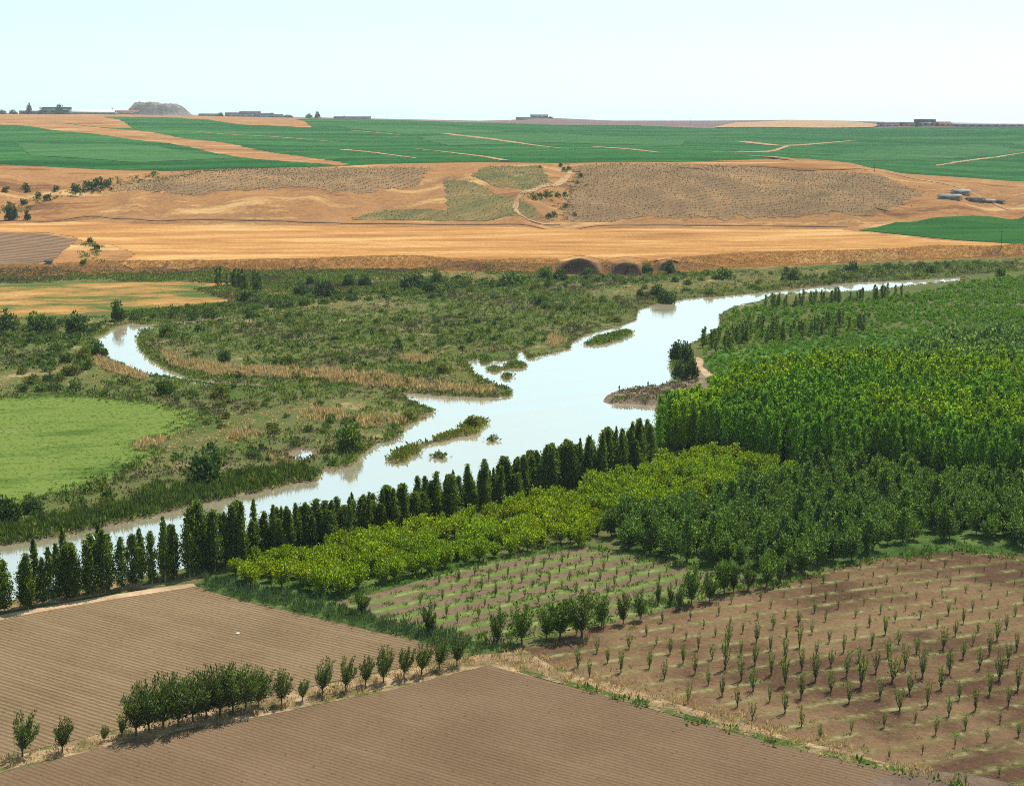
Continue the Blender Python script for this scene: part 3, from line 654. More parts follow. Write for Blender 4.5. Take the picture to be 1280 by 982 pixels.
# ------------------------------------------------------------------ small trees in the verge row
mul = kinds(lambda i: vase_tree(100 + i, 5.0, 3.3, .9, 1700, .33, 17, .95, .10, 3.0, 1.4), M['mulberry'], M['bark'], 'row_tree', 5)
wide = kinds(lambda i: vase_tree(120 + i, 5.0, 4.6, .9, 2300, .33, 22, .95, .12, 3.0, 1.4), M['mulberry'], M['bark'], 'row_tree', 4)
def put(u, v, hpx, var, name, label, group=None, k=1.0, cat='tree', h0=5.0):
    p = at(u, v); s = hpx / ppm(p) / h0 * random.uniform(.97, 1.03)
    return tree(name, var, p, (s * k, s * k, s), random.uniform(-.5, .5), label=label, cat=cat, group=group)
g1 = 'small trees in the row between the two ploughed fields'
row = [(28,945,56,1.0,'feathery tree standing first and alone at the left end of the verge row'),(78,940,44,.95,'thin leaning tree, second from left in the verge row'),
 (130,926,20,1.0,'very small bush-like tree, third from left in the verge row'),(152,920,26,.7,'slim small tree touching the left end of the dense clump')]
for i, (u, v, h, k, lb) in enumerate(row): put(u, v, h, mul[i % 5], 'row_tree', lb, g1, k)
cl = [(170,919,62),(186,914,66),(204,911,68),(223,907,68),(241,902,66),(258,898,66),(275,894,60),(291,890,62),(307,886,56),(323,883,50)]
for i, (u, v, h) in enumerate(cl):
    put(u, v, h, wide[i % 4], 'row_tree', f'leafy tree, {nth(i + 1)} from left within the dense clump of the verge row', g1, .95)
sg = [(352,880,46),(378,876,28),(403,868,46),(432,863,43),(457,856,38),(479,853,46),(505,847,41),(527,843,44),(549,836,42),(571,832,42)]
for i, (u, v, h) in enumerate(sg):
    put(u, v, h, mul[(i + 2) % 5], 'row_tree', ('short thin tree, ' if h < 30 else 'separate upright tree, ') + f'{nth(i + 1)} right of the dense clump in the verge row', g1, .9)
# hedgerow along the weedy field
g2 = 'trees along the ditch below the weedy sapling field'
hedge = [(452,768,34,1.1,1),(536,792,42,.9,0),(622,804,44,.9,0),(652,804,54,1.05,1),(683,798,40,1.15,1),(700,798,54,1.2,1),(727,796,58,1.2,0),(752,783,44,.9,1),(779,780,40,.8,0),(800,775,42,.75,0),(823,756,28,.5,0),(838,757,30,.5,0),
  (850,762,30,.7,0),(864,755,52,.85,1),(887,752,40,.85,1),(905,742,48,1.0,1),(917,740,36,.8,0),(936,738,40,.8,0),(958,734,44,.9,1),(975,728,34,.9,1)]
hv = kinds(lambda i: vase_tree(140 + i, 5.0, 3.1, .7, 1700, .32, 15, .98, 0, 2.5, 1.1), [M['mulberry'], M['grove']], M['bark'], 'hedge_tree', 4)
for i, (u, v, h, k, d) in enumerate(hedge):
    put(u, v, h, hv[(i % 2) * 2 + d], 'ditch_tree', f'{"dense" if d else "sparse"} upright tree, {nth(i + 1)} from left along the ditch below the weedy field', g2, k)

# ------------------------------------------------------------------ poplars along the near river bank
pop = kinds(lambda i: column_tree(200 + i, 13.0, [3.1, 3.7, 2.7, 3.4, 4.2, 2.4][i], .9, [3300, 4000, 2900, 3600, 4600, 2300][i], .5, 64, [.80, .84, .9, .78, .72, .9][i]), M['poplar'], M['pale_bark'], 'poplar', 6)
base = smooth([(-20,770),(60,755),(150,738),(240,721),(330,700),(400,686),(480,667),(560,647),(640,629),(700,615),(760,602),(815,582)], False, 2)
W = plain(base); seg = np.r_[0, np.cumsum(np.hypot(*np.diff(W, axis=0).T))]
s_, i = 0.0, 0; pts = []
while s_ < seg[-1]:
    q = np.array([np.interp(s_, seg, W[:, 0]), np.interp(s_, seg, W[:, 1])])
    pts.append((q, s_)); u = proj(q)[0, 0]
    s_ += (random.choice((1.0, 1.3, 1.6, 2.0, 2.7)) if u < 225 else random.uniform(1.3, 2.2) if u < 330 else random.choice((.7, .9, 1.1, 1.3, 1.9)))
HT = [(-20,.72),(60,.68),(110,.74),(200,.74),(225,.74),(262,.80),(305,.80),(330,.62),(400,.58),(480,.58),(560,.60),(640,.62),(668,.70),(700,.66),(745,.78),(780,.72),(815,.8)]
for i, (q, _) in enumerate(pts):
    u = proj(q)[0, 0]; s = np.interp(u, [a for a, b in HT], [b for a, b in HT]) * random.choice((.78, .88, .95, 1.0, 1.05, 1.12, 1.18)) * random.uniform(.95, 1.05)
    q = q + rng.normal(size=2) * (.5, .9) + (0, 1.2)
    tree('poplar_tree', pop[random.randrange(6)], (q[0], q[1], float(zs(q)[0])), ((.68 if u < 330 else .60) * random.uniform(.75, 1.3), (.68 if u < 330 else .60) * random.uniform(.75, 1.3), s),
         label=f'dark columnar poplar, {nth(i + 1)} from left in the front line along the river bank', group='poplars lining the near river bank')
# a second, looser line behind at the dense part
n2 = 0
for i, (q, _) in enumerate(pts):
    u = proj(q)[0, 0]
    if (225 < u < 320) or (u > 330 and i % 5 < 4) or (u < 225 and i % 4 == 0):
        q = q + np.array([random.uniform(-1, 1), random.uniform(2, 4.5)])
        if river_sd(q)[0] < 1: continue
        n2 += 1; s = random.uniform(.8, 1.15) * (.78 if u < 320 else np.interp(u, [330, 480, 640, 745, 815], [.58, .58, .62, .74, .74])); s = (.70, .70, s) if u < 330 else (.62 * random.uniform(.75, 1.3), .62 * random.uniform(.75, 1.3), s)
        tree('poplar_tree', pop[random.randrange(6)], (q[0], q[1], float(zs(q)[0])), s, label=f'columnar poplar, {nth(n2)} from left in the line behind, nearest the water', group='poplars lining the near river bank')
del n2

# ------------------------------------------------------------------ orchard, grove, plantation
orc = kinds(lambda i: vase_tree(300 + i, 4.4, [4.0, 3.4, 3.8, 3.2, 4.2][i], .5, 1700, .36, 18, [.5, .9, .7, .95, .5][i], .03, 2.0, .9), M['orchard'], M['bark'], 'orchard_tree', 5)
ORCH = [(272,724),(300,716),(400,697),(520,668),(640,639),(770,607),(845,578),(900,574),(960,590),(1010,598),(960,616),(880,640),(800,655),(752,664),(738,680),(640,700),(560,712),(480,735),(430,748),(380,745),(320,736)]
P, r = grid_in(ORCH, 3.6, 3.7, ROT_E, .5, 3); k = in_frame(P, m=10); P = P[k]
order = np.argsort(P[:, 1]); P = P[order]
front = segdist(P, survey([(430,748),(480,735),(560,712),(640,700),(738,680)])) < 2.6
def orchard_label(q, nf):
    return f'yellow-green orchard tree, {nth(nf)} from left along the front edge above the weedy field'
fo = [i for i in np.argsort(P[:, 0]) if front[i]]; fidx = {j: n + 1 for n, j in enumerate(fo)}
N_ORCH = min(300, len(P))
for i in range(N_ORCH):
    q = P[i]; s = random.uniform(.72, 1.18)
    tree('orchard_tree', orc[random.randrange(5)], (q[0], q[1], 0), (s, s, s * random.uniform(.9, 1.1)),
         label=orchard_label(q, fidx[i]) if i in fidx else 'yellow-green round orchard tree amid the dense orchard behind the poplars',
         group='yellow-green orchard trees')
if len(P) > N_ORCH:
    stuff('orchard_mass', [vase_tree(320 + i, 4.6, 4.8, .7, 500, .66, 18, .5, .02, 1.7, .7)[0] for i in range(3)], P[N_ORCH:], .95, M['orchard'], 'remaining yellow-green orchard trees seen as one canopy', 'orchard')
gro = kinds(lambda i: column_tree(346 + i, 6.6, 2.8, .8, 1500, .40, 40, .9) if i in (2, 5) else vase_tree(340 + i, 5.6, [4.6, 3.4, 0, 5.0, 3.8, 0, 4.2, 3.0][i], .8, 1700, .40, 14 + i, .85, .01, 2.0, .8), M['grove'], M['bark'], 'grove_tree', 8)
GROVE = [(745,678),(760,664),(806,655),(886,640),(965,616),(1015,598),(1100,598),(1290,622),(1420,648),(1420,720),(1310,694),(1200,676),(1140,682),(1090,692),(1060,704),(1010,718),(960,726),(905,718),(850,702),(790,690)]
P, r = grid_in(GROVE, 3.7, 3.8, .3, .8, 5); P = P[in_frame(P, m=170)]; P = P[np.argsort(P[:, 1] + 1e3 * ~in_frame(P, 3, 5))]
edge = segdist(P, survey([(745,678),(790,690),(850,702),(905,718),(960,726),(1010,718),(1060,704),(1090,692),(1140,682),(1200,676),(1310,694)])) < 3.0
fo = [i for i in np.argsort(P[:, 0]) if edge[i] and i < 300]; fidx = {j: n + 1 for n, j in enumerate(fo)}
N_G = min(300, len(P))
for i in range(N_G):
    q = P[i]; s = random.uniform(.75, 1.22)
    tree('grove_tree', gro[random.randrange(8)], (q[0], q[1], 0), (s, s, s * random.uniform(.9, 1.2)),
         label=f'dark green tree, {nth(fidx[i])} from left along the front edge of the dark grove' if i in fidx else 'dull dark green tree inside the dense dark grove',
         group='dark green grove trees')
if len(P) > N_G: stuff('grove_mass', [vase_tree(360 + i, 5.6, 4.6, .8, 520, .7, 16, .75, .01, 1.8, .75)[0] for i in range(3)], P[N_G:], 1.0, M['grove'], 'remaining dark grove trees seen as one canopy', 'grove')

pla = [both(*column_tree(400 + i, 11.5, 2.8, 1.4, 1700, .44, 44, .8, 1.7), [M['plantation'], M['plantation'], M['plantation'], M['yellow_plantation']][i % 4], M['bark'], 'plantation_tree') for i in range(8)]
PLANT = [(815,572),(826,556),(836,548),(872,538),(896,522),(932,506),(1040,496),(1290,499),(1450,503),(1450,655),(1310,618),(1200,606),(1090,594),(1020,594),(960,586),(900,572),(850,564)]
P, r = grid_in(PLANT, 2.45, 2.6, .25, .5, 7); P = P[in_frame(P, 11, 170)]; P = P[np.argsort(1e3 * ~in_frame(P, 5, 0) + segdist(P, survey([(815,572),(850,564),(900,572),(960,586),(1020,594),(1090,594),(1200,606),(1310,618)])))]
yel = [proj_poly for proj_poly in ([(880,462),(960,450),(1040,444),(1240,452),(1300,462),(1300,478),(1150,480),(1040,472),(930,492),(880,500)], [(1050,498),(1120,498),(1200,507),(1300,512),(1300,535),(1190,528),(1100,516)], [(845,490),(900,470),(930,480),(880,520),(840,530)])]
Q = proj(P, 10.5); isy = np.zeros(len(P), bool)
for yp in yel: isy |= inpoly(Q, yp)
isy &= rng.random(len(P)) < .82
for i in range(300):
    q = P[i]; s = random.uniform(.82, 1.12); m = (3 if i % 2 else 7) if isy[i] else random.choice([0, 1, 2, 4, 5, 6])
    tag(obj('plantation_tree', pla[m], (q[0], q[1], 0), random.uniform(0, 6.28), (s, s, s * random.uniform(.95, 1.08))),
        'tall slim green plantation tree at the shaded front edge of the big plantation', 'tree', 'plantation trees')
ptm = [column_tree(420 + i, 11.5, 2.8, 5.0, 430, .56, 26, .85, 1.6)[0] for i in range(6)]
R = P[300:]; ry = isy[300:]
stuff('plantation_mass', ptm, R[~ry], 1.0, M['plantation'], 'dense green canopy of the big plantation behind its front edge', 'plantation', squash=(.95, 1.05), seed=4)
stuff('plantation_mass', ptm, R[ry], 1.0, M['yellow_plantation'], 'yellow-green bands in the canopy of the big plantation', 'plantation', squash=(.95, 1.06), seed=5)

# young stand and scrubby wood toward the upper right
sm = [mound(440 + i, 2.4, 2.4, 110, .55, 10, 1.6)[0] for i in range(5)]
P = scatter([(880,446),(950,431),(1020,423),(1100,412),(1300,408),(1300,498),(1040,495),(905,520),(888,490)], 22, 8)
M['young'] = leaf_mat('young_stand_leaves', (.04, .10, .014), (.085, .19, .026), (.17, .29, .05), .45, .03)
stuff('young_plantation', sm, P, .62, M['young'], 'smooth low light green young trees beyond the tall plantation', 'plantation', seed=6)
P = scatter([(905,410),(905,396),(920,388),(960,380),(1000,377),(1090,374),(1140,368),(1180,358),(1300,342),(1300,407),(1100,411),(1020,422),(950,430),(882,444),(876,432)], 15, 9)
wn = np.sin(P[:, 1] * .11 + P[:, 0] * .01) + rng.normal(size=len(P)) * .5 + np.where(P[:, 0] > 130, .5, -.3)
stuff('low_woodland', sm, P[wn > 0], .8, M['plantation'], 'low green woodland between the river bend and the young plantation', 'wood', seed=7)
stuff('low_woodland', sm, P[wn <= 0], .55, M['young'], 'low light green growth between the river bend and the young plantation', 'wood', seed=9)
P = scatter([(1120,440),(1180,420),(1290,415),(1290,455),(1150,452),(1040,447)], 9, 10)
stuff('low_woodland', sm, P, 1.7, M['grove'], 'darker rough trees above the yellow-green canopy at right', 'wood', seed=8)
spop = [both(*column_tree(460 + i, 9.0, 2.3, .6, 420, .8, 26, .65), M['poplar'], M['bark'], 'poplar_tree') for i in range(4)]
def poprow(px, n, s0, label, group, spread=(1.2, 1.5)):
    L = survey(px); d = np.r_[0, np.cumsum(np.hypot(*np.diff(L, axis=0).T))]
    for i in range(n):
        t = (i + .5) / n * d[-1]; q = np.array([np.interp(t, d, L[:, 0]), np.interp(t, d, L[:, 1])]) + rng.normal(size=2) * spread
        s = s0 * random.uniform(.75, 1.15)
        tag(obj('poplar_tree', spop[random.randrange(4)], (q[0], q[1], float(zs(q)[0])), random.uniform(0, 6), s), label(i + 1), 'tree', group)
poprow([(885,437),(920,430),(960,424),(1010,417),(1075,410)], 60, .66, lambda n: f'small dark poplar, {nth(n)} from left in the middle row left of the young plantation', 'poplars of the middle row', (2, 6))
poprow([(898,432),(930,418),(960,404)], 16, .55, lambda n: f'small dark poplar, {nth(n)} from the bank in the short row by the river bend', 'poplars by the river bend', (3, 4))
poprow([(955,386),(985,382),(1040,378),(1120,371)], 46, .56, lambda n: f'small dark poplar, {nth(n)} from left in the far row beside the upper river', 'poplars of the far row', (1.5, 4))
poprow([(272,357),(295,359),(310,362),(330,364)], 16, .85, lambda n: f'small dark poplar, {nth(n)} from left in the far clump beyond the dry meadow', 'poplars beyond the dry meadow', (1, 3))

# ------------------------------------------------------------------ single bushes and trees in the flood plain
shr = {c: kinds(lambda i: mound(500 + i + 10 * n, 4.0, 5.0, 1000, .55, 30), m, M['bark'], 'shrub', 3) for n, (c, m) in enumerate([('w', M['willow']), ('d', M['dark_shrub']), ('p', M['pale_shrub'])])}
single = [(258,604,50,54,'d','round_tree','large round dark tree behind the reed bank'),(438,562,38,38,'w','round_tree','rounded green tree at the water edge left of the islands'),
 (8,652,36,38,'d','round_tree','dark rounded tree at the left edge below the meadow'),(41,640,22,30,'d','shrub','low dark bush right of the rounded tree below the meadow'),
 (147,401,28,20,'d','shrub','tall forked dark tree standing above the oxbow'),(205,494,22,24,'d','shrub','dark round bush just below the tip of the oxbow'),
 (8,412,26,34,'d','shrub','dark bush at the left edge beside the dry meadow'),(46,413,26,24,'w','shrub','green bush beside the dark bush at the left edge'),(56,416,24,30,'d','shrub','dark bush in the left thicket, nearest the tan meadow'),
 (97,416,28,30,'d','shrub','large dark bush left of the oxbow'),(124,448,22,20,'d','shrub','dark bush overhanging the oxbow from its left bank'),(108,452,22,30,'p','shrub','light green bush left of the oxbow bend'),
 (90,468,16,24,'p','shrub','small light green bush below the oxbow bend'),(210,420,20,28,'w','shrub','green bush on the inner bank of the oxbow'),(281,453,18,18,'d','shrub','small dark pointed bush in the flood plain centre-left'),
 (360,455,16,18,'p','shrub','pale green bush above the long tan reed band'),(275,497,22,24,'p','shrub','pale yellow-green bush below the thin backwater'),
 (312,376,18,32,'w','shrub','grey-green bush at the end of the dry meadow'),(377,369,16,22,'d','shrub','dark tree left in the pair beyond the dry meadow'),(405,371,22,36,'d','shrub','broad dark tree right in the pair beyond the dry meadow'),
 (388,356,13,10,'d','shrub','small dark tree behind the dark pair'),(457,358,16,18,'d','shrub','dark bush below the bluff at centre-left'),(436,358,16,18,'d','shrub','small dark bush left of the bush below the bluff'),
 (516,362,24,34,'d','shrub','largest dark tree below the bluff in the middle'),(547,354,18,18,'d','shrub','dark round tree right of the largest tree below the bluff'),(537,366,18,22,'d','shrub','dark low tree in front of the largest tree below the bluff'),
 (440,372,16,10,'p','shrub','thin pale tree below the bluff'),(683,348,18,22,'w','shrub','green tree at the left of the slumped bluff'),(700,350,16,22,'d','shrub','dark tree beside the left slump of the bluff'),(640,356,18,40,'w','shrub','wide green bush below the bluff'),
 (807,342,14,18,'d','shrub','dark bush between the right slump and the plain'),(837,341,18,16,'d','shrub','dark pointed bush right of the slumps'),(833,377,18,26,'d','shrub','round dark bush on the upper bank by the water'),(822,372,20,22,'w','shrub','green bush behind the round bush on the upper bank'),
 (800,370,10,12,'d','shrub','small dark bush on the far plain below the slumps'),(905,349,16,26,'w','shrub','green bush on the far bank of the upper river'),(992,350,14,16,'d','shrub','dark bush on the far bank, upper river'),(1066,340,14,18,'d','shrub','small dark bush below the far right bluff'),
 (1165,341,14,20,'w','shrub','round green bush near the end of the river'),(1250,345,14,14,'w','shrub','small round bush near the right edge of the plain'),(555,466,16,20,'p','shrub','bright green bush near the shallow inlet'),(590,532,16,22,'p','shrub','grey-green bush on the larger island'),
 (735,342,10,12,'w','shrub','small bush below the left slump'),(770,402,8,16,'p','shrub','yellowish bush on the point above the small island'),
 (846,448,26,22,'d','shrub','dark tree at the back of the spit clump'),(858,452,28,22,'d','shrub','tall dark tree in the middle of the spit clump'),(850,470,24,22,'d','shrub','dark tree in front of the spit clump by the water'),(864,474,30,22,'d','shrub','dark tree at the right of the spit clump by the footpath'),
 (14,275,24,20,'d','shrub','round dark bush at the left edge under the dry hill'),(34,275,14,9,'d','shrub','slim dark bush right of the round bush under the dry hill')]
for i, (u, v, h, wd_, c, nm, lb) in enumerate(single):
    p = at(u, v); k = 1 / ppm(p); g4 = shr[c][i % 3]; sx = wd_ * k / 5.0
    tree(nm, g4, p, (sx, sx, h * k / 4.2), label=lb, cat='tree' if 'tree' in lb else 'bush')
# gully bushes on the hills
gb = [(701,208,5),(705,215,6),(711,212,5),(726,222,6),(722,230,4),(675,246,6),(683,246,8),(668,250,6),(697,246,7),(706,245,6),(707,260,6),(686,272,7),(692,271,8),(718,270,5),(675,210,4),(35,240,7),(70,240,8),(95,240,12),(110,238,14),(124,236,14),(135,232,10),(60,250,9),(48,248,8),(30,256,9),(120,312,8),(113,305,8),(104,330,7),(8,240,8),(32,237,8)]
sg_ = [mesh('gully_bush', *mound(560 + i, 4, 5, 260, .9, 14)[0], M['dark_shrub']) for i in range(3)]
for i, (u, v, h) in enumerate(gb):
    p = at(u, v); s = h / ppm(p) / 4
    tag(obj('gully_bush', sg_[i % 3], p, i, s), ('small dark bush in the left gully of the dry hills, ' if u < 200 else 'small dark bush in the middle gully, ') + f'{nth(i + 1)} of the gully bushes', 'bush', 'bushes in the hill gullies')
# many riverside shrubs
shm = {c: [mesh('riverside_shrub', *mound(580 + i + 10 * n, 3.2, 4.6, 420, .62, 20)[0], m) for i in range(4)] for n, (c, m) in enumerate([('w', M['willow']), ('d', M['dark_shrub']), ('p', M['pale_shrub'])])}
def shrubs(px, n, s, mix_, label, group, seed):
    W_ = survey(px); g = np.random.default_rng(seed); P = g.uniform(W_.min(0), W_.max(0), (n * 12, 2)); P = P[inpoly(P, W_)]
    P = P[in_frame(P, m=0)]; P = P[river_sd(P) > .8][:n]; z = zs(P)
    for q, zz in zip(P, z):
        k = s * g.uniform(.55, 1.3)
        tag(obj('riverside_shrub', shm[mix_[g.integers(len(mix_))]][g.integers(4)], (q[0], q[1], zz), g.uniform(0, 6), (k, k, k * g.uniform(.75, 1.15))), label, 'shrub', group)
shrubs([(-20,412),(110,400),(140,402),(110,424),(130,450),(150,468),(90,490),(-20,488)], 46, 1.0, 'wwdpw', 'low green shrub in the thicket left of the oxbow', 'shrubs left of the oxbow', 21)
shrubs([(150,396),(260,385),(380,372),(480,366),(480,374),(340,388),(210,402),(150,404)], 50, .95, 'wwdw', 'green shrub in the belt between oxbow and dry meadow', 'shrubs between oxbow and dry meadow', 22)
shrubs([(480,358),(600,348),(840,346),(1100,336),(1130,345),(960,360),(820,376),(780,400),(620,385),(480,372)], 70, .9, 'wwdpw', 'green shrub on the plain between the river and the bluff', 'shrubs below the bluff', 23)
shrubs([(190,412),(330,396),(520,385),(700,395),(700,430),(580,450),(480,470),(300,460),(210,445)], 60, .7, 'wpwd', 'low shrub on the scrubby land between oxbow and river', 'shrubs between oxbow and river', 24)
shrubs([(220,490),(330,500),(480,505),(530,518),(480,550),(430,580),(380,590),(300,570),(250,530)], 44, .6, 'pwwp', 'low shrub on the near scrubby bank above the islands', 'shrubs above the islands', 25)
shrubs([(250,596),(300,585),(400,585),(380,598),(230,625),(100,650),(20,668),(10,655),(120,625)], 30, .6, 'pwpd', 'low shrub behind the reed bank of the near channel', 'shrubs behind the reed bank', 26)

# ------------------------------------------------------------------ ground cover (uncountable)
tf = [tuft(600 + i, 14, .9, 1.6, .8, 2.2) for i in range(6)]; rd = [tuft(620 + i, 22, 2.0, 1.3, 1.7, 9, 2.2) for i in range(5)]
def land(P, d=.5): return P[river_sd(P) > d]
VAL = [(-40,400),(150,395),(380,372),(480,362),(700,346),(900,340),(1150,331),(1300,322),(1300,338),(1130,349),(960,362),(820,378),(716,425),(580,450),(640,490),(540,520),(440,580),(400,595),(230,628),(0,680),(-40,690)]
P = land(scatter(VAL, 18, 31)); mead = survey([(-160,500),(0,497),(60,493),(150,499),(215,509),(252,520),(215,545),(172,556),(195,566),(125,602),(60,622),(0,632),(-160,655)]); P = P[~inpoly(P, mead)]
P = np.vstack([P, land(scatter([(-40,343),(100,341),(300,338),(500,336),(700,340),(700,346),(480,362),(370,362),(330,355),(120,352),(0,355),(-40,357)], 40, 33)), land(scatter([(240,362),(330,352),(480,358),(480,372),(380,376),(260,390),(150,396),(150,390),(290,378)], 40, 34))])
f1 = np.sin(P[:, 0] * .045 + 2.2 * np.sin(P[:, 1] * .021 + 1)) + np.sin(P[:, 1] * .052 + 1.9 * np.sin(P[:, 0] * .027)) + .6 * np.sin(P[:, 0] * .13 - P[:, 1] * .1) + rng.normal(size=len(P)) * .5
PO = P[f1 < -1.0]; P = P[f1 > -.95]
nz = np.sin(P[:, 0] * .11 + 2 * np.sin(P[:, 1] * .05)) + np.sin(P[:, 1] * .09 + 1.5 * np.sin(P[:, 0] * .06)) + rng.normal(size=len(P)) * .7
stuff('scrub', tf, P[nz > -.5], .95, M['scrub'], 'green scrub covering the flood plain', 'scrub', seed=11)
stuff('dry_scrub', tf, P[nz <= -.5], .85, M['brown_scrub'], 'brown grey leafless scrub on the flood plain', 'scrub', seed=12)
P = np.vstack([land(scatter(p, d, 40 + i)) for i, (p, d) in enumerate([
  ([(200,438),(235,452),(290,460),(360,463),(430,468),(430,476),(350,474),(270,470),(215,458)], 60), ([(400,462),(470,470),(560,482),(620,488),(600,494),(480,486),(400,478)], 45),
  ([(118,448),(150,460),(185,472),(180,477),(140,466),(112,455)], 70), ([(375,518),(395,512),(430,516),(440,526),(400,530)], 50), ([(445,524),(500,522),(510,530),(450,536)], 55),
  ([(165,555),(205,548),(208,560),(175,566)], 40), ([(280,540),(330,538),(330,550),(285,552)], 35), ([(690,420),(705,428),(695,436),(680,430)], 60), ([(500,445),(540,448),(540,456),(500,454)], 40), ([(330,575),(350,572),(360,582),(335,584)], 30)])])
E3 = densify(mead, 1.0); E3 = np.repeat(E3, 4, 0) + rng.normal(size=(len(E3) * 4, 2)) * 2.6; E3 = E3[(E3[:, 0] > -180) & in_frame(E3)]
stuff('meadow_edge', tf, E3[::2], .55, M['scrub'], 'ragged scrub along the meadow edge', 'scrub', seed=34)
stuff('meadow_edge', tf, E3[1::2], .45, M['weed'], 'rough green weeds along the meadow edge', 'weeds', seed=35)
stuff('dry_pasture', tf, PO, .5, M['straw'], 'low straw coloured grass in the open patches of the flood plain', 'grass', seed=33)
P2 = np.vstack([land(scatter([(762,498),(776,490),(810,486),(845,481),(870,476),(880,490),(822,503),(790,501)], 60, 77), .1)])
stuff('spit_scrub', tf, P2, .6, M['brown_scrub'], 'low brown scrub on the bare earth spit', 'scrub', seed=22)
P3 = scatter([(-160,500),(0,497),(60,493),(150,499),(215,509),(252,520),(215,545),(172,556),(195,566),(125,602),(60,622),(0,632)], 40, 35)
stuff('meadow_grass', tf, P3, .2, M['weed'], 'coarse grass tufts in the bright meadow', 'grass', seed=23)
mt_ = [mound(690 + i, 1.9, 2.6, 90, .6, 10)[0] for i in range(5)]
P4 = land(scatter(VAL, 2.6, 36), .8); P4 = P4[~inpoly(P4, mead)]; P4 = P4[np.sin(P4[:, 0] * .045 + 2.2 * np.sin(P4[:, 1] * .021 + 1)) + np.sin(P4[:, 1] * .052 + 1.9 * np.sin(P4[:, 0] * .027)) + rng.normal(size=len(P4)) * .5 > -.1]; P4 = np.vstack([P4] + [land(scatter(p, d, 170 + i), .6) for i, (p, d) in enumerate([([(150,396),(260,383),(380,371),(480,364),(560,352),(700,346),(700,352),(560,364),(480,374),(380,382),(262,395),(210,400)], 9), ([(-20,408),(110,398),(145,402),(112,420),(60,432),(-20,440)], 8), ([(196,214),(205,222),(135,240),(100,246),(20,266),(-20,272),(-20,264),(50,250),(110,234),(150,224)], 2.2), ([(655,247),(690,240),(690,250),(665,252)], 5), ([(1000,338),(1150,331),(1300,324),(1300,332),(1150,342),(1000,350)], 5)])])
g_ = np.random.default_rng(37); pk = g_.integers(0, 3, len(P4)); sz = g_.uniform(.4, 1.25, len(P4))
for c_, m_, lb in ((0, 'willow', 'rounded green bushes too many to count across the flood plain'), (1, 'pale_shrub', 'pale green bushes too many to count across the flood plain'), (2, 'dark_shrub', 'dark green bushes too many to count across the flood plain')):
    kk = pk == c_; kk &= (g_.random(len(P4)) < (1, .7, .6)[c_]); stuff('bush_cover', mt_, P4[kk], sz[kk], M[m_], lb, 'bushes', seed=24 + c_)
P5 = np.vstack([scatter(p, d, 150 + i) for i, (p, d) in enumerate([([(196,214),(205,222),(135,240),(100,246),(20,268),(-20,274),(-20,262),(50,246),(110,232),(150,222)], 3), ([(700,204),(730,216),(735,232),(716,240),(722,268),(700,278),(680,274),(698,250),(712,236),(718,222)], 2.5), ([(648,245),(660,240),(694,238),(692,252),(660,253)], 5), ([(100,305),(130,303),(128,325),(138,338),(112,340),(100,322)], 4)])])
P6 = rng.uniform((-300, 690), (330, 830), (130000, 2)); b6, w6 = bluff_t(P6[:, 0], P6[:, 1]); P6 = P6[(b6 > -.15) & (b6 < 1.3) & (w6 < .05)]; P6 = P6[in_frame(P6)]
M['bluff_grass'] = leaf_mat('bluff_grass_blades', (.20, .125, .06), (.36, .215, .10), (.52, .34, .17), .35, .05, (1.1, .95, .85))
stuff('bluff_grass', tf, P6, .55, M['bluff_grass'], 'brown dry grass covering the low bluff', 'grass', seed=29)
stuff('gully_scrub', tf, P5, 1.1, M['scrub'], 'green scrub filling the gullies of the dry hills', 'scrub', seed=28)
stuff('dry_reeds', rd, P, .75, M['straw'], 'bands of tan dry reeds on the flood plain', 'reeds', seed=13)
bank = [(-40,690),(0,680),(67,669),(141,654),(215,637),(235,630),(322,613),(373,601),(400,597),(375,585),(330,590),(230,610),(140,634),(60,650),(-40,668)]
P = land(scatter(bank, 130, 50), .3); stuff('reeds', rd, P, .72, M['reed'], 'dense green reed bank along the near channel', 'reeds', seed=14)
for j, p in enumerate(ISLANDS):
    Pi = land(scatter(p, 110, 60 + j, True), .15)
    if len(Pi): stuff('island_plants', tf, Pi, .9 if j < 5 else .7, M['pale_shrub'] if j in (0, 1) else M['scrub'], ['long low green islet, nearest the left bank','green islet with a bush, right of the long one','tiny round green islet below the larger islets','tiny green islet alone in mid river','narrow green islet by the upper point'][j] if j < 5 else f'{nth(j - 4)} small marshy islet in the shallow inlet', 'islet plants', seed=70 + j)
edgeP = RIVER[np.arange(len(RIVER))]; E = densify(RIVER, 1.0, 0, True); E = E[in_frame(E)]; g = np.random.default_rng(9)
E = np.repeat(E, 3, 0) + g.normal(size=(len(E) * 3, 2)) * 1.3; k = (river_sd(E) > .2) & (segdist(E, SPIT, True) > 2); E = E[k]
q = proj(E); E = E[~((q[:, 1] > 690) & (q[:, 0] < 250))]
stuff('bank_plants', tf, E, np.where(E[:, 1] > 480, .55, .9), M['scrub'], 'green plants fringing the river banks', 'plants', seed=15)
E2 = densify(OXBOW, 1.0, 0, True); E2 = np.repeat(E2, 3, 0) + g.normal(size=(len(E2) * 3, 2)) * 1.2; E2 = E2[(river_sd(E2) > .2) & in_frame(E2)]
stuff('bank_plants', tf, E2, 1.0, M['scrub'], 'green plants fringing the oxbow', 'plants', seed=16)
DITCH = [(246,735),(262,722),(330,738),(420,758),(520,784),(600,802),(640,808),(625,822),(578,818),(530,804),(400,773),(300,750)]
P = scatter(DITCH, 110, 80); stuff('ditch_reeds', rd, P, .55, M['bluegreen_reed'], 'thick blue-green reed strip between the ploughed and weedy fields', 'reeds', seed=17)
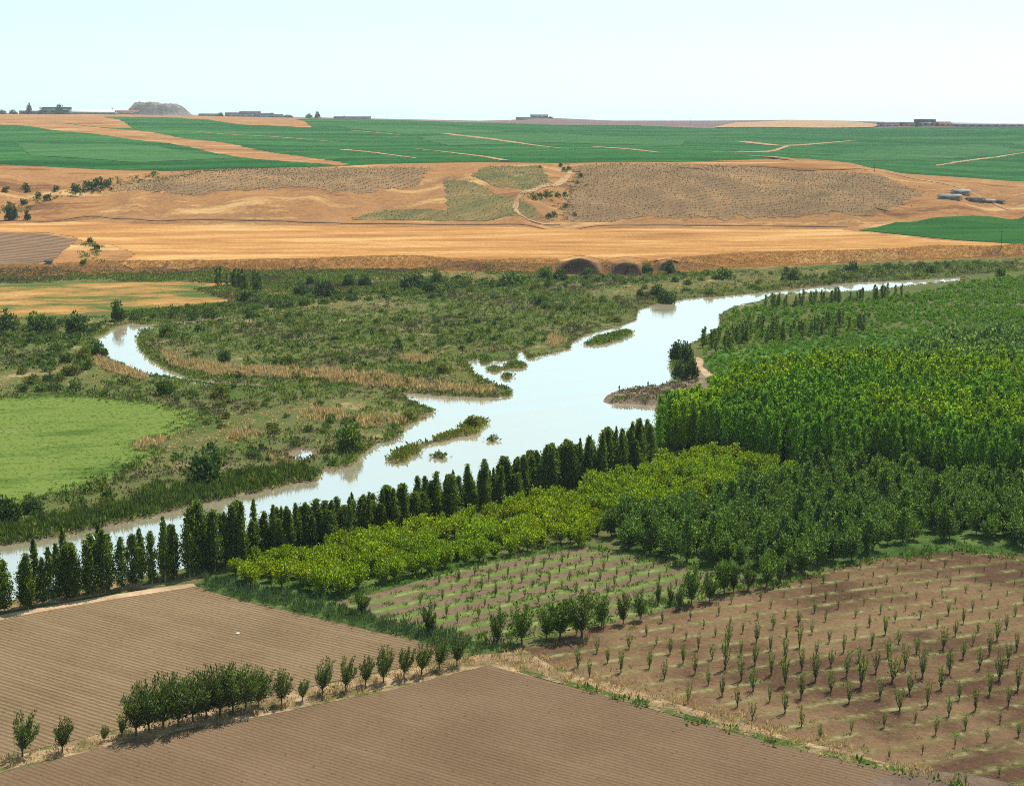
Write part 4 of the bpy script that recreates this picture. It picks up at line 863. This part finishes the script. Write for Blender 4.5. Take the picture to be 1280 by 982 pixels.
P = np.vstack([scatter(p, d, 90 + i) for i, (p, d) in enumerate([([(620,806),(700,790),(800,772),(890,748),(960,732),(960,722),(890,735),(800,755),(700,775),(620,795)], 45),
    ([(740,684),(850,704),(905,720),(960,728),(1010,720),(1090,696),(1200,680),(1310,697),(1310,708),(1200,692),(1090,704),(960,738),(890,716),(740,690)], 50), ([(290,735),(420,750),(480,738),(640,702),(735,684),(735,676),(640,694),(480,728),(420,740)], 40)])])
P = np.vstack([P, scatter([(690,850),(740,861),(820,884),(880,902),(1000,934),(1080,951),(1215,985),(1200,986),(1080,956),(960,928),(880,906),(740,866)], 60, 107)])
stuff('weeds', tf, P, .7, M['weed'], 'lush green weeds along the orchard edges and ditch', 'weeds', seed=18)
P = np.vstack([scatter(p, d, 100 + i) for i, (p, d) in enumerate([([(0,952),(160,912),(330,876),(560,826),(640,814),(600,830),(450,868),(330,892),(160,924),(0,964)], 70),
    ([(615,830),(655,813),(750,840),(900,884),(1060,930),(1200,974),(1200,980),(1080,952),(880,901),(740,861)], 65), ([(0,762),(100,745),(240,722),(240,716),(100,738),(0,756)], 50)])])
rs = [tuft(640 + i, 12, .7, .9, .7, 5, 1.6) for i in range(5)]
P = np.vstack([P, scatter([(650,836),(740,860),(880,900),(1000,932),(1080,950),(1215,984),(1215,988),(1080,956),(880,905),(740,865)], 60, 106)])
stuff('dry_grass', rs, P, .8, M['straw'], 'dry straw tufts on the field verges', 'grass', seed=19)
P = scatter(FIELD_D, 14, 110); nzz = np.sin(P @ np.array([-math.sin(ROT_D), math.cos(ROT_D)]) * 2 * math.pi / 5) + rng.normal(size=len(P)) * .6
stuff('field_weeds', tf, P[nzz > .5], .36, M['weed'], 'small green weeds in the sapling field', 'weeds', seed=20)
P = scatter(FIELD_E, 60, 111); nzz = np.sin(P @ np.array([-math.sin(ROT_E), math.cos(ROT_E)]) * 2 * math.pi / 5) + rng.normal(size=len(P)) * .5
stuff('field_weeds', tf, P[nzz > .25], .42, M['weed'], 'green weed stripes in the small weedy field', 'weeds', seed=21)
# vineyards: rows of low vines
vt = [tuft(660 + i, 5, .9, .9, 1.0, 1.4) for i in range(4)]
for j, (px, a, b, rot, mt) in enumerate([([(141,238),(178,225),(262,212),(430,210),(540,211),(520,232),(430,240),(319,237),(215,243)], 1.7, 6.5, 1.1, 'vine'),
  ([(725,207),(850,206),(930,208),(1080,217),(1110,223),(1155,241),(1110,262),(1085,270),(960,272),(850,273),(720,277),(702,272),(712,240)], 1.7, 6.5, .35, 'vine'),
  ([(588,220),(626,208),(674,207),(694,234),(660,239),(612,231)], 2.4, 5.5, 2.2, 'vine'), ([(554,225),(643,248),(681,272),(612,276),(440,275),(480,262),(560,264)], 3, 6, .4, 'vine')]):
    c_ = np.mean(survey(px), 0); P, _ = grid_in(c_ + (survey(px) - c_) * 1.10, a, b, rot, .5, 120 + j, True); q_ = sdf(P, survey(px)); P = P[(q_ < rng.exponential(2.5, len(P)) - 1) & (P[:, 1] < 1236)]; stuff('vines', vt, P[rng.random(len(P)) < .8], .62, M[mt], ['vine rows on the left hill','vine rows on the broad right hill','green vine rows on the middle hill','sparse vine rows above the stubble'][j], 'vines', zoff=.2, seed=30 + j)

# ------------------------------------------------------------------ saplings in the two planted fields
sap = [both(*vase_tree(700 + i, 3.4, 1.1 + .12 * (i % 4), .25, 150 + 20 * i, .30, 6 + i % 3, 1.0, 0, 3.2, 1.4), M['sapling'], M['bark'], 'sapling') for i in range(6)]
P, r = grid_in(FIELD_D, 5.0, 4.2, ROT_D, .15, 140); k = in_frame(P, m=0); P, r = P[k], r[k]
ids = {q: n + 1 for n, q in enumerate(sorted(set(r)))}; cnt = {}
o_ = np.lexsort((P[:, 0], r)); n_s = 0
for i in o_:
    uv = proj(P[i])[0]; cnt[r[i]] = cnt.get(r[i], 0) + 1
    big = np.exp(-((uv[1] - 850) / 55) ** 2) * (.45 if uv[0] < 900 else 1)
    s = (.42 + .85 * big) * random.uniform(.7, 1.35)
    if random.random() < .12 + (.2 if uv[1] > 920 else 0) or n_s >= 300: continue
    n_s += 1
    tag(obj('sapling', sap[random.randrange(6)], (P[i][0], P[i][1], 0.03), random.uniform(0, 6), s),
        f'sapling in the brown field, {nth(cnt[r[i]])} place from left in {nth(ids[r[i]])} row from the front', 'sapling', 'saplings in the brown field')
P, r = grid_in([(500,760),(560,722),(640,704),(735,690),(880,714),(860,742),(700,776),(600,790)], 4.0, 3.6, ROT_E, .2, 141)
ids = {q: n + 1 for n, q in enumerate(sorted(set(r)))}; cnt = {}
for i in np.lexsort((P[:, 0], r)):
    cnt[r[i]] = cnt.get(r[i], 0) + 1
    if random.random() < .2: continue
    tag(obj('sapling', sap[random.randrange(6)], (P[i][0], P[i][1], 0.03), random.uniform(0, 6), random.uniform(.35, .75)),
        f'small sapling in the weedy field, {nth(cnt[r[i]])} place from left in {nth(ids[r[i]])} row from the front', 'sapling', 'saplings in the weedy field')

# ------------------------------------------------------------------ buildings, poles, heap on the horizon, farm sheds
def box(x0, x1, y0, y1, z0, z1):
    V = [(x, y, z) for z in (z0, z1) for x, y in ((x0, y0), (x1, y0), (x1, y1), (x0, y1))]
    return np.array(V), np.array([[0, 3, 2, 1], [4, 5, 6, 7], [0, 1, 5, 4], [1, 2, 6, 5], [2, 3, 7, 6], [3, 0, 4, 7]])
def gable(x0, x1, y0, y1, z, h, ov=.4):
    x0 -= ov; x1 += ov; y0 -= ov; y1 += ov; ym = (y0 + y1) / 2
    V = np.array([(x0, y0, z), (x1, y0, z), (x1, ym, z + h), (x0, ym, z + h), (x0, y1, z), (x1, y1, z)])
    V = np.vstack([V, V - (0, 0, .25)])
    return V, np.array([[0, 1, 2, 3], [3, 2, 5, 4], [6, 9, 8, 7], [9, 10, 11, 8], [0, 6, 7, 1], [4, 5, 11, 10], [0, 3, 9, 6], [3, 4, 10, 9], [1, 7, 8, 2], [2, 8, 11, 5]])
M['white'] = plain_mat('white_sheet', (.78, .78, .77), .06, .1); M['greywall'] = plain_mat('grey_wall', (.30, .29, .28), .2, .2); M['greenwall'] = plain_mat('green_sheet', (.16, .24, .20), .2, .2)
M['tan'] = plain_mat('tan_wall', (.36, .27, .20), .2, .2); M['redroof'] = plain_mat('dull_red_roof', (.26, .13, .10), .25, .3); M['darkroof'] = plain_mat('dark_roof', (.09, .09, .10), .25, .3); M['glass'] = plain_mat('dark_opening', (.03, .035, .04), .2, .5)
def building(name, u, v, wpx, hpx, depth, wall, roof, label, gabled=True, nwin=0, roof_frac=.35):
    p = at(u, v); k = 1 / ppm(p); Wm, Hm = wpx * k, hpx * k; h = Hm * (1 - roof_frac)
    r = empty(name, (p[0], p[1], p[2]), 0); tag(r, label, 'building')
    wl = obj('wall', mesh('wall', *box(-Wm / 2, Wm / 2, 0, depth, -1.5, h), wall), parent=r)
    if gabled: obj('roof', mesh('roof', *gable(-Wm / 2, Wm / 2, 0, depth, h + .26, Hm - h), roof), parent=r)
    else: obj('roof', mesh('roof', *box(-Wm / 2 - .5, Wm / 2 + .5, -.5, depth + .5, h + .01, h + max(.5, Hm * roof_frac)), roof), parent=r)
    for i in range(nwin):
        x = -Wm / 2 + Wm * (i + .5) / nwin; ww = Wm / nwin * .28
        obj('window', mesh('window', *box(x - ww, x + ww, -.08, -.01, h * .35, h * .75), M['glass']), parent=r)
    return r
building('greenhouse', 116, 140.5, 54, 6, 30, M['greenwall'], M['white'], 'long white roofed greenhouse on the left skyline', True, 6, .6)
building('shed', 45, 140.5, 42, 6, 24, M['greenwall'], M['white'], 'greenish shed with pale roof at the left skyline', True, 4, .3)
building('shed', 70, 139.8, 34, 9, 20, M['greenwall'], M['darkroof'], 'taller dark roofed green shed beside the greenhouse', False, 4, .25)
building('shed', 156, 142.5, 34, 5, 16, M['tan'], M['redroof'], 'low red roofed shed in front of the quarry heap', True, 4, .5)
building('shed', 180, 143, 26, 3, 14, M['tan'], M['darkroof'], 'low shed at the foot of the quarry heap', True, 0, .5)
for i, (u, v, w_, h) in enumerate([(262,143,28,3),(292,145,22,5),(312,145,26,7),(330,146,22,5),(345,147,16,4),(440,148,46,3)]):
    building('house', u, v, w_, h, 16, M['greywall'], M['darkroof'], f'low dark house, {nth(i + 1)} from left in the village right of the heap', True, 3, .5)
building('water_tower_house', 674, 147, 22, 5, 12, M['greywall'], M['darkroof'], 'blue-grey block on the small mound in the middle of the skyline', False, 3, .2)
building('house', 660, 147.5, 30, 3, 12, M['tan'], M['darkroof'], 'low wing left of the block on the middle mound', True, 0, .5)
for i, (u, v, w_, h, wl, rf) in enumerate([(1111,158.5,26,5,'greywall','darkroof'),(1140,158,20,5,'tan','darkroof'),(1157,158,24,9,'greywall','darkroof'),(1178,158,22,6,'tan','redroof')]):
    building('house', u, v, w_, h, 16, M[wl], M[rf], f'dark house, {nth(i + 1)} from left in the right skyline hamlet', i != 2, 3, .4)
building('greenhouse', 1250, 157.5, 120, 7, 30, M['greywall'], M['white'], 'very long white roofed greenhouse on the right skyline', True, 12, .5)
def shed_open(u, v, wpx, hpx, label):
    p = at(u, v); k = 1 / ppm(p); Wm, Hm = wpx * k, hpx * k; r = empty('farm_shed', p, .15); tag(r, label, 'shed')
    obj('wall', mesh('wall', *box(-Wm / 2, Wm / 2, 3, 6, -.5, Hm * .75), M['greywall']), parent=r)
    obj('roof', mesh('roof', *gable(-Wm / 2, Wm / 2, 0, 8, Hm * .85, Hm * .3), M['greywall'] if 'pale' in label else M['darkroof']), parent=r)
    for s in (-1, 0, 1): obj('post', mesh('post', *box(s * Wm * .46 - .1, s * Wm * .46 + .1, .2, .4, -.3, Hm * .84 - .25), M['bark']), parent=r)
for a in [(1190,250,28,6,'long grey farm shed with pale roof, leftmost of the ruined farm'),(1204,244,22,6,'dark roofed farm shed behind the pale one'),(1222,253,20,5,'dark low farm shed in the middle of the ruined farm'),(1238,254,16,4,'small pale roofed farm shed right of the middle'),(1252,255,10,4,'dark farm shed at the right end'),(60,331,8,5,'tiny dark hut beside the far left ploughed field')]: shed_open(*a)
# wall remains and heap
p = at(190, 143); R0 = 46 / ppm(p)
n_r, n_a = 26, 72; V = []
g = np.random.default_rng(4); prof = lambda t: 1 - sstep((t - .55) / .45)
for i in range(n_r + 1):
    t = i / n_r
    for a in range(n_a):
        q = 2 * math.pi * a / n_a; nz = .06 * math.sin(5 * q + 9 * t) + .05 * math.sin(11 * q - 7 * t) + g.normal() * .03
        hz = 14.5 / ppm(p) * prof(t) * (1 + nz) * (1 - .12 * (math.cos(q) > .2) * (1 - t) - .08 * math.cos(q) * t)
        V.append((R0 * t * math.cos(q) * (1 + nz * t * .4), R0 * .6 * t * math.sin(q), hz - 1.0))
F = np.array([(i * n_a + a, i * n_a + (a + 1) % n_a, (i + 1) * n_a + (a + 1) % n_a, (i + 1) * n_a + a) for i in range(n_r) for a in range(n_a)])[:, ::-1]
g_ = G('quarry_heap_rock'); c_ = g_.ramp(g_.noise(.08, 6, .7, g_.mapped(0, (1, 1, .5))), [(.35, (.13, .12, .11)), (.5, (.22, .20, .175)), (.65, (.32, .29, .25))]); hm = g_.finish(c_, g_.noise(.15, 5, .7), 1.0, 4)
tag(obj('rock_hill', mesh('rock_hill', V, F, hm), (p[0], p[1] + R0 * .6, p[2])), 'flat topped grey quarry heap on the left skyline', 'hill', kind='structure')
# skyline trees
ST = sorted([(37,133.5,8,8),(53,139,7,9),(75,134,6,14),(141,140,8,3),(133,140,4,8),(397,147,9,8),(386,147,6,10),(340,146,6,8),(1147,157,9,6),(1170,154,6,10),(3,140,5,12),(16,140,5,12),(276,144,5,9),(303,145,7,8),(322,146,6,12),(360,147,4,14),(1104,158,5,9),(1126,158,6,7),(1162,157,7,8),(688,148,3,8),(430,148,4,9)])
for i, (u, v, h, w_) in enumerate(ST):
    p = at(u, max(v, 141)); k = 1 / ppm(p); hh = (h + max(0, 141 - v)) * k
    tree('skyline_tree', shr['d'][i % 3], p, (w_ * k / 5, w_ * k / 5, hh / 4.2), label=f'dark tree on the skyline, {nth(i + 1)} from left along the horizon', cat='tree', group='trees on the skyline')
def pole(u, v, hpx, label):
    p = at(u, v); k = hpx / ppm(p); r = empty('utility_pole', p, .2); tag(r, label, 'pole')
    obj('post', mesh('post', *tube([(0, 0, -.5), (0, 0, k)], [.22, .14], 8), M['bark']), parent=r)
    obj('crossarm', mesh('crossarm', *box(-1.2, 1.2, -.35, -.22, k * .9, k * .9 + .22), M['bark']), parent=r)
for a in [(484,150,14,'thin utility pole on the skyline left of the middle'),(720,185,14,'dark utility pole standing in the middle green field'),(1093,215,13,'utility pole above the right hill crest'),(986,196,8,'short pole by the brown fork in the right green field'),(1251,312,24,'tall thin utility pole at the edge of the stubble, far right'),(283,142,8,'thin pole above the village right of the heap'),(1227,152,5,'left mast of the pair above the right greenhouse'),(1233,152,5,'right mast of the pair above the right greenhouse'),(863,155,8,'thin pole on the hazy ridge right of the middle')]: pole(*a)

# ------------------------------------------------------------------ two people on the spit
def person(u, v, hpx, rz, label, top, leg_m, arm):
    p = at(u, v); k = hpx / ppm(p) / 1.75
    J = {'pel': (0, 0, .95), 'ch': (0, .01, 1.3), 'nk': (0, 0, 1.48), 'hd': (0, -.02, 1.60), 'ht': (0, -.01, 1.74), 'kl': (-.11, -.03, .5), 'al': (-.12, .02, .08), 'tl': (-.12, -.15, .03), 'kr': (.12, -.06, .5), 'ar': (.14, -.04, .08), 'tr': (.14, -.22, .03),
         'sl': (-.19, .0, 1.42), 'el': (-.25, .02, 1.12), 'wl': (-.24, -.08 - arm, .88 + arm), 'sr': (.19, .0, 1.42), 'er': (.26, .03, 1.12), 'wr': (.24, -.10, .88)}
    rad = {'pel': .15, 'ch': .16, 'nk': .06, 'hd': .10, 'ht': .07, 'kl': .07, 'al': .045, 'tl': .04, 'kr': .07, 'ar': .045, 'tr': .04, 'sl': .065, 'el': .048, 'wl': .036, 'sr': .065, 'er': .048, 'wr': .036}
    names = list(J); E = [('pel','ch'),('ch','nk'),('nk','hd'),('hd','ht'),('pel','kl'),('kl','al'),('al','tl'),('pel','kr'),('kr','ar'),('ar','tr'),('ch','sl'),('sl','el'),('el','wl'),('ch','sr'),('sr','er'),('er','wr')]
    me = bpy.data.meshes.new('person'); me.from_pydata([J[n] for n in names], [(names.index(a), names.index(b)) for a, b in E], []); me.update()
    o = obj('person', me, p, rz, k)
    o.modifiers.new('skin', 'SKIN'); o.modifiers.new('sub', 'SUBSURF').render_levels = 1
    for i, n in enumerate(names): me.skin_vertices[0].data[i].radius = (rad[n], rad[n]); me.skin_vertices[0].data[i].use_root = n == 'pel'
    g = G('clothes_' + label[:12].replace(' ', '_')); tc = g.n('ShaderNodeTexCoord'); sp = g.n('ShaderNodeSeparateXYZ'); g.l(tc.outputs['Object'], sp.inputs[0])
    c = g.ramp(g.math('DIVIDE', sp.outputs[2], 1.8), [(0, (.03, .025, .02)), (.05, leg_m), (.54, top), (.825, (.30, .17, .11)), (.90, (.02, .015, .012))]); c.node.color_ramp.interpolation = 'CONSTANT'
    me.materials.append(g.finish(c)); tag(o, label, 'person')
person(774, 489, 7.5, .4, 'person in black clothes standing near the tip of the earth spit', (.03, .03, .035), (.02, .02, .025), .0)
person(810, 484.5, 8.0, -2.6, 'person in greyish clothes standing on the earth spit nearer the trees', (.12, .12, .13), (.04, .045, .07), .25)
# small stones and pale litter
for i, (u, v, s) in enumerate([(297,792,.3)]):
    p = at(u, v); lf = box(-.3, .3, -.16, .16, 0, .1)[0] * 1.0; V = lf + np.random.default_rng(2).normal(size=lf.shape) * .08
    tag(obj('white_sack', mesh('white_sack', V, box(0, 1, 0, 1, 0, 1)[1], M['white']), (p[0], p[1], .05)), 'white sack lying in the pale ploughed field', 'sack')

# ------------------------------------------------------------------ air, sky, sun, camera
HAZE = 4e-5
hz = mesh('haze', *box(-2650, 2650, -450, 6050, -45, 130), None) if False else None
me = bpy.data.meshes.new('haze'); bv, bf = box(-2700, 2700, -500, 6100, -60, 135); me.from_pydata([tuple(v) for v in bv], [], [tuple(f) for f in bf]); me.update()
hm = bpy.data.materials.new('haze'); hm.use_nodes = True; t = hm.node_tree; t.nodes.clear(); o_ = t.nodes.new('ShaderNodeOutputMaterial'); pv = t.nodes.new('ShaderNodeVolumePrincipled')
pv.inputs['Density'].default_value = HAZE; pv.inputs['Color'].default_value = (.75, .85, 1, 1); pv.inputs['Anisotropy'].default_value = .2
t.links.new(pv.outputs[0], o_.inputs['Volume']); me.materials.append(hm)
tag(obj('haze', me), 'pale bluish summer haze', 'haze', kind='stuff')

EL, AZ = math.radians(62), math.radians(36)                 # high sun ahead of the camera, to the right
S = Vector((math.sin(AZ) * math.cos(EL), math.cos(AZ) * math.cos(EL), math.sin(EL)))
ld = bpy.data.lights.new('sun', 'SUN'); ld.energy = 5.0; ld.angle = math.radians(.5); ld.color = (1, .95, .86)
lo = bpy.data.objects.new('sun', ld); link(lo); lo.rotation_euler = S.to_track_quat('Z', 'Y').to_euler(); lo.location = S * 300
wd = bpy.data.worlds.new('World'); sc.world = wd; wd.use_nodes = True; t = wd.node_tree; bg = t.nodes['Background']
sky = t.nodes.new('ShaderNodeTexSky'); sky.sky_type = 'NISHITA'; sky.sun_disc = False; sky.sun_elevation = EL; sky.sun_rotation = AZ
sky.air_density = 1.0; sky.dust_density = .6; sky.ozone_density = 1.0; sky.altitude = 600
hs = t.nodes.new('ShaderNodeHueSaturation'); hs.inputs['Saturation'].default_value = .3; t.links.new(sky.outputs[0], hs.inputs['Color'])
mx = t.nodes.new('ShaderNodeMix'); mx.data_type = 'RGBA'; mx.blend_type = 'MULTIPLY'; mx.inputs[0].default_value = 1; t.links.new(hs.outputs[0], mx.inputs[6]); mx.inputs[7].default_value = (.72, .99, 1, 1)
t.links.new(mx.outputs[2], bg.inputs[0]); bg.inputs[1].default_value = .09

cd = bpy.data.cameras.new('camera'); cam = bpy.data.objects.new('camera', cd); link(cam); sc.camera = cam
cd.sensor_fit = 'HORIZONTAL'; cd.sensor_width = 36; cd.lens = 36 * FPX / 1280; cd.clip_start = 1; cd.clip_end = 20000
cam.location = (0, 0, H_CAM); cam.rotation_euler = (math.pi / 2 - PITCH, 0, 0)
sc.view_settings.view_transform = 'Standard'; sc.view_settings.look = 'None'; sc.view_settings.gamma = 1; sc.view_settings.exposure = .95
try: sc.view_settings.use_curve_mapping = False
except Exception: pass
sc.cycles.use_denoising = False; sc.cycles.filter_width = 1.0; sc.cycles.sample_clamp_indirect = 4; sc.cycles.volume_bounces = 0; sc.cycles.max_bounces = 6; sc.cycles.transparent_max_bounces = 4
